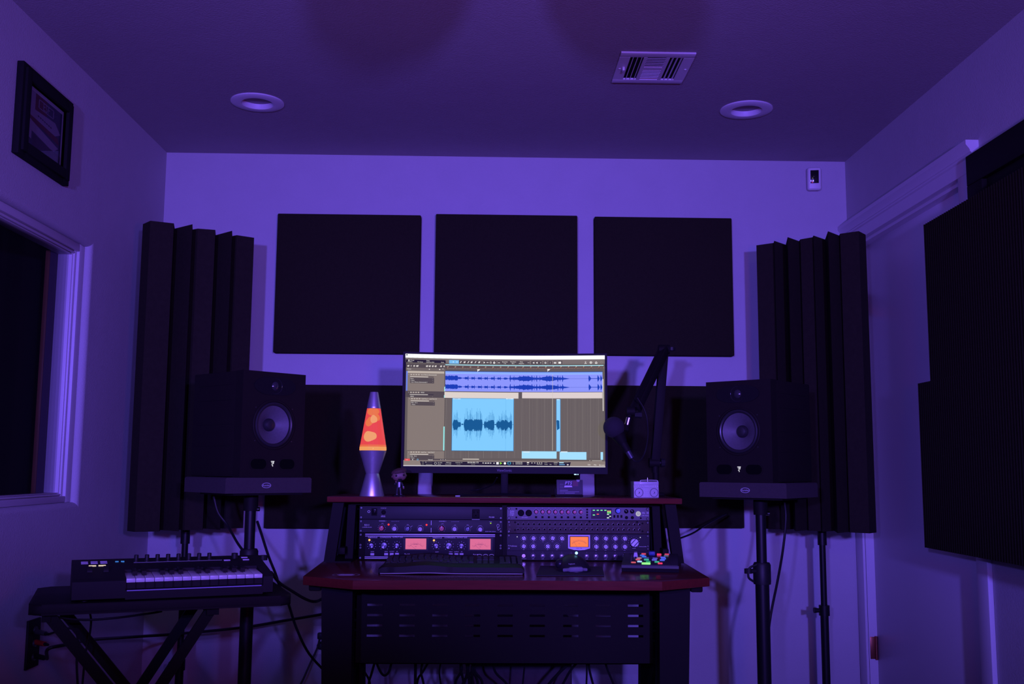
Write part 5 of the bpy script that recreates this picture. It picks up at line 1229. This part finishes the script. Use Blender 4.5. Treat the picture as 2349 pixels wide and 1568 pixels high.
for x_ in (.040, .078): B().cyl((x_-.006, .095, .052), (x_+.006, .095, .052), .018, seg=28).build('wheel', RUBBER, mk)
B().box(.148, .372, MD-.064, MD-.0635, .0655, .0665).build('marking_line', GREYP, mk)

# ------------------------------------------------------------------ wall plates, plugs
def plate(x, y, z, label, rz=0):
    t = thing('wall_outlet', label, 'outlet', (x, y, z), rz)
    B().box(-.036, .036, -.006, 0, -.058, .058, .002).build('cover_plate', WHITEP, t)
    for z_ in (-.0195, .0195): B().prism([(.0165*cos(a), z_+.0145*sin(a)) for a in [2*pi*k/20 for k in range(20)]], -.0075, -.005, 'Y').build('socket', WHITEP, t)
    return t
c = atY(738, 1467, YB); plate(c.x, YB-.0005, c.z, 'white double outlet on the back wall left of the desk')
pk = thing('power_plug', 'angled black power plug in the upper socket of the wall outlet', 'plug', (c.x, YB-.0085, c.z+.0195))
B().box(-.014, .014, -.026, 0, -.012, .014, .004).build('body', RUBBER, pk)
pk2 = thing('power_plug', 'round black power plug in the lower socket of the wall outlet', 'plug', (c.x, YB-.0085, c.z-.0195))
B().lathe([(.014, 0), (.016, .006), (.015, .024), (.010, .030), (0, .031)], (0, 0, 0), 'Y', 20).build('body', RUBBER, pk2)
def cable(pts, r, label, name='cable'):
    return tag(B().tube(pts, r).build(name, CABLE), label, 'cable')
cable([(c.x-.004, YB-.03, c.z+.012), V(728, 1485, 4.40), V(712, 1520, 4.38), V(690, 1568, 4.36), (atY(668, 1600, 4.34))], .0042, 'black power cord running down left from the wall outlet')
cable([(c.x+.004, YB-.038, c.z-.026), V(752, 1505, 4.40), V(761, 1540, 4.38), V(764, 1580, 4.36)], .0042, 'black power cord running straight down from the wall outlet')
# left wall connector plate with red plug
q = atX(72, 1475, XL)
t = thing('wall_plate', 'dark connector plate on the left wall behind the table legs', 'wall plate', (XL, q.y, q.z))
B().box(0, .008, -.045, .045, -.075, .075, .002).build('cover_plate', mat('plate_dark', (.018, .016, .016), .6, spec=.1), t)
for z_ in (.042, 0, -.042): B().cyl((.007, -.0, z_), (.014, 0, z_), .011, seg=20).build('jack', mat('jack_metal', (.10, .10, .10), .4, metal=.7), t)
for z_, m_, lab in ((.036, mat('plug_grey', (.12, .11, .12), .4, metal=.5), 'dark grey metal plug, topmost on the left wall plate'), (.004, mat('plug_red', (.40, .02, .02), .5), 'red plug in the middle of the left wall plate'), (-.038, RUBBER, 'black plug, lowest on the left wall plate')):
    pz = thing('audio_plug', lab, 'plug', (XL+.0145, q.y, q.z+z_), radians(-40), 'plugs in the left wall plate')
    B().cyl((0, 0, 0), (.055, 0, 0), .0085, .0075, seg=18).build('barrel', m_, pz)
    B().cyl((.055, 0, 0), (.075, 0, 0), .0055, .004, seg=14).build('strain_relief', RUBBER, pz)
q2 = Vector((XL+.072, q.y-.048, q.z))
cable([q2+Vector((0, 0, .036)), V(160, 1440, 3.15), V(178, 1462, 3.1), V(176, 1520, 3.05), V(180, 1600, 3.0)], .0035, 'black audio cable dropping behind the left table leg')
cable([q2+Vector((0, 0, -.038)), V(110, 1488, 3.15), V(150, 1478, 3.2), V(205, 1467, 3.4), V(290, 1461, 3.7), V(420, 1452, 3.9), V(560, 1438, 3.95), V(650, 1423, 3.95), V(757, 1405, 3.85), V(800, 1396, 3.75)], .0052, 'long black cable stretched from the left wall plate to the desk')
cable([V(120, 1412, 2.60), V(160, 1419, 2.62), V(205, 1421, 2.64), V(270, 1416, 2.66), V(345, 1406, 2.72), V(372, 1401, 2.73)], .0028, 'thin black cable sagging beneath the folding table')
cable([V(206, 1404, 2.75), V(209, 1425, 2.78), V(204, 1465, 2.8), V(196, 1500, 2.8), V(186, 1600, 2.8)], .0028, 'thin black cable hanging straight down under the folding table')
cable([V(490, 1138, 3.60), V(500, 1175, 3.60), V(522, 1205, 3.60), V(545, 1245, 3.55), V(562, 1268, 3.52)], .0045, 'black speaker cable running down to the left stand clamp')
cable([V(590, 1195, 3.52), V(600, 1225, 3.54), V(616, 1275, 3.56), V(632, 1315, 3.58), V(642, 1345, 3.6), V(660, 1380, 3.62), V(680, 1440, 3.66), V(710, 1500, 3.72), V(760, 1555, 3.8), V(780, 1590, 3.84)], .0045, 'black cable running from the left speaker stand diagonally down behind the table')
cable([V(622, 1312, 2.88), V(640, 1335, 2.95), V(665, 1352, 3.0), V(700, 1373, 3.05), V(722, 1379, 3.1), V(740, 1372, 3.12), V(757, 1356, 3.14)], .0042, 'black cable sagging between the small keyboard and the desk')
cable([V(1800, 1150, 3.72), V(1803, 1190, 3.72), V(1796, 1260, 3.70), V(1784, 1330, 3.66), V(1768, 1410, 3.62), V(1762, 1470, 3.63), V(1764, 1530, 3.64), V(1766, 1600, 3.65)], .0045, 'black speaker cable hanging beside the right stand')
cable([V(1536, 1243, 3.6), V(1560, 1234, 3.7), V(1590, 1222, 3.9), V(1620, 1203, 4.1), V(1665, 1178, 4.2)], .0036, 'black cable rising from the right desk side towards the right speaker')
cable([V(1080, 1124, 3.85), V(1100, 1122, 3.86), V(1128, 1112, 3.8), V(1140, 1095, 3.7)], .0022, 'thin cable behind the monitor neck')
# under the desk
sb = thing('subwoofer', 'brown box standing on the floor beneath the desk', 'box', (.13, 3.80, 0))
q0, q1 = V(1085, 1540, 3.8), V(1312, 1540, 3.8)
B().box(q0.x-.13, q1.x-.13, 0, .35, .02, .53, .006).build('cabinet', mat('box_brown', (.055, .040, .045), .8, var=.4, vscale=25, bump=.3, bscale=80), sb)
sb.name = 'storage_box'
for x_ in (q0.x-.10, q1.x-.16): B().box(x_-.015, x_+.015, .02, .33, 0, .02).build('foot', MATTE, sb)
MYb = 3.45
def hang(px_pts, r, lab, Y=MYb): return cable([V(a_, b_, Y+.02*i_) for i_, (a_, b_) in enumerate(px_pts)], r, lab)
G = [([(860, 1505), (868, 1530), (880, 1548), (892, 1540), (900, 1510)], .004, 'cable loop hanging below the left of the slotted panel'),
     ([(828, 1505), (829, 1535), (829, 1620)], .0055, 'thick black cable hanging straight down at the left desk leg'),
     ([(820, 1510), (836, 1540), (848, 1565), (850, 1620)], .004, 'black cable slanting down right from the left desk leg'),
     ([(862, 1510), (852, 1545), (846, 1568), (846, 1620)], .004, 'black cable slanting down left below the coil'),
     ([(953, 1510), (953, 1540), (952, 1620)], .005, 'straight black cable hanging left of the floor box'),
     ([(990, 1505), (970, 1540), (958, 1560), (950, 1620)], .004, 'black cable slanting down left towards the floor'),
     ([(972, 1505), (966, 1540), (972, 1570), (975, 1620)], .004, 'curved black cable between the two straight ones'),
     ([(1014, 1505), (1008, 1540), (1012, 1575), (1014, 1620)], .003, 'thin black cable hanging near the middle of the desk'),
     ([(1130, 1505), (1136, 1540), (1160, 1565), (1185, 1600)], .004, 'black cable curving right in front of the floor box'),
     ([(1206, 1505), (1202, 1540), (1196, 1600)], .003, 'thin black cable in front of the floor box'),
     ([(1320, 1505), (1280, 1545), (1258, 1570), (1240, 1600)], .005, 'thick black cable slanting across the right of the floor box'),
     ([(1338, 1505), (1310, 1535), (1290, 1570), (1270, 1600)], .004, 'black cable slanting beside the thick one'),
     ([(1346, 1505), (1346, 1545), (1344, 1600)], .003, 'thin straight cable right of the floor box'),
     ([(1350, 1505), (1352, 1535), (1362, 1575), (1370, 1610)], .004, 'black cable bending right of the floor box'),
     ([(1386, 1505), (1392, 1530), (1408, 1570), (1420, 1610)], .004, 'black cable slanting down to the right under the desk'),
     ([(1500, 1510), (1494, 1540), (1484, 1580), (1478, 1620)], .0045, 'black cable hanging along the right desk leg')]
for i__, (p_, r_, l_) in enumerate(G): hang(p_, r_, l_, MYb+(.0, .035, .07)[i__ % 3])
b = B(); rr = random.Random(5)
for k in range(9):
    x_ = 1052+6*k; b.tube([V(x_, 1500, MYb+.1), V(x_+rr.randint(-12, 12), 1535, MYb+.1), V(x_+rr.randint(-16, 8), 1570, MYb+.12), V(x_+rr.randint(-20, 4), 1640, MYb+.12)], .0045)
o = b.build('cable_bundle', CABLE); tag(o, 'thick tangled bundle of black cables at the left edge of the floor box', 'cables'); o['kind'] = 'stuff'

# ------------------------------------------------------------------ pieces that belong to a part hang one level deeper
SUB = {'studio_speaker': {'tweeter_dome': 'tweeter_plate', 'surround': 'woofer_ring', 'cone': 'woofer_ring', 'dust_cap': 'woofer_ring', 'port': 'port_rim', 'badge': 'baffle'},
       'security_camera': {'lens_panel': 'body'}, 'figurine': {k: 'head' for k in ('eye', 'eyebrow', 'nose', 'beard', 'ear', 'hat')} | {'hand': 'arm', 'shirt': 'torso'},
       'monitor': {'maker_lettering': 'lower_bezel', 'status_light': 'lower_bezel'}, 'compressor': {'meter_face': 'meter_bezel', 'meter_scale': 'meter_bezel'},
       'channel_strip': {'meter_face': 'meter_bezel', 'meter_scale': 'meter_bezel', 'meter_shadow_frame': 'meter_bezel'}, 'power_conditioner': {'rocker_switch': 'switch_frame', 'outlet_slots': 'outlet'},
       'boombox_ornament': {k: 'front_panel' for k in ('dial', 'button', 'loudspeaker', 'tuner_window', 'cassette_door')}, 'lava_lamp': {'wax_blob': 'liquid', 'wax_glow': 'liquid'},
       'mouse': {'lettering': 'shell', 'indicator': 'shell'}, 'fader_controller': {k: 'top_panel' for k in ('fader_slot', 'fader_cap', 'encoder', 'button')},
       'wall_outlet': {'socket': 'cover_plate'}, 'wall_plate': {'jack': 'cover_plate'}, 'isolation_pad': {'logo': 'foam'}, 'audio_interface': {'level_segment': 'meter_display'}}
seen = {}
for o in B.log:
    r_ = o.parent
    if r_ is None: continue
    kind = o.name.split('.')[0]; rk = r_.name.split('.')[0]
    pk_ = SUB.get(rk, {}).get(kind)
    if pk_ and (r_.name, pk_) in seen: o.parent = seen[(r_.name, pk_)]
    seen[(r_.name, kind)] = o
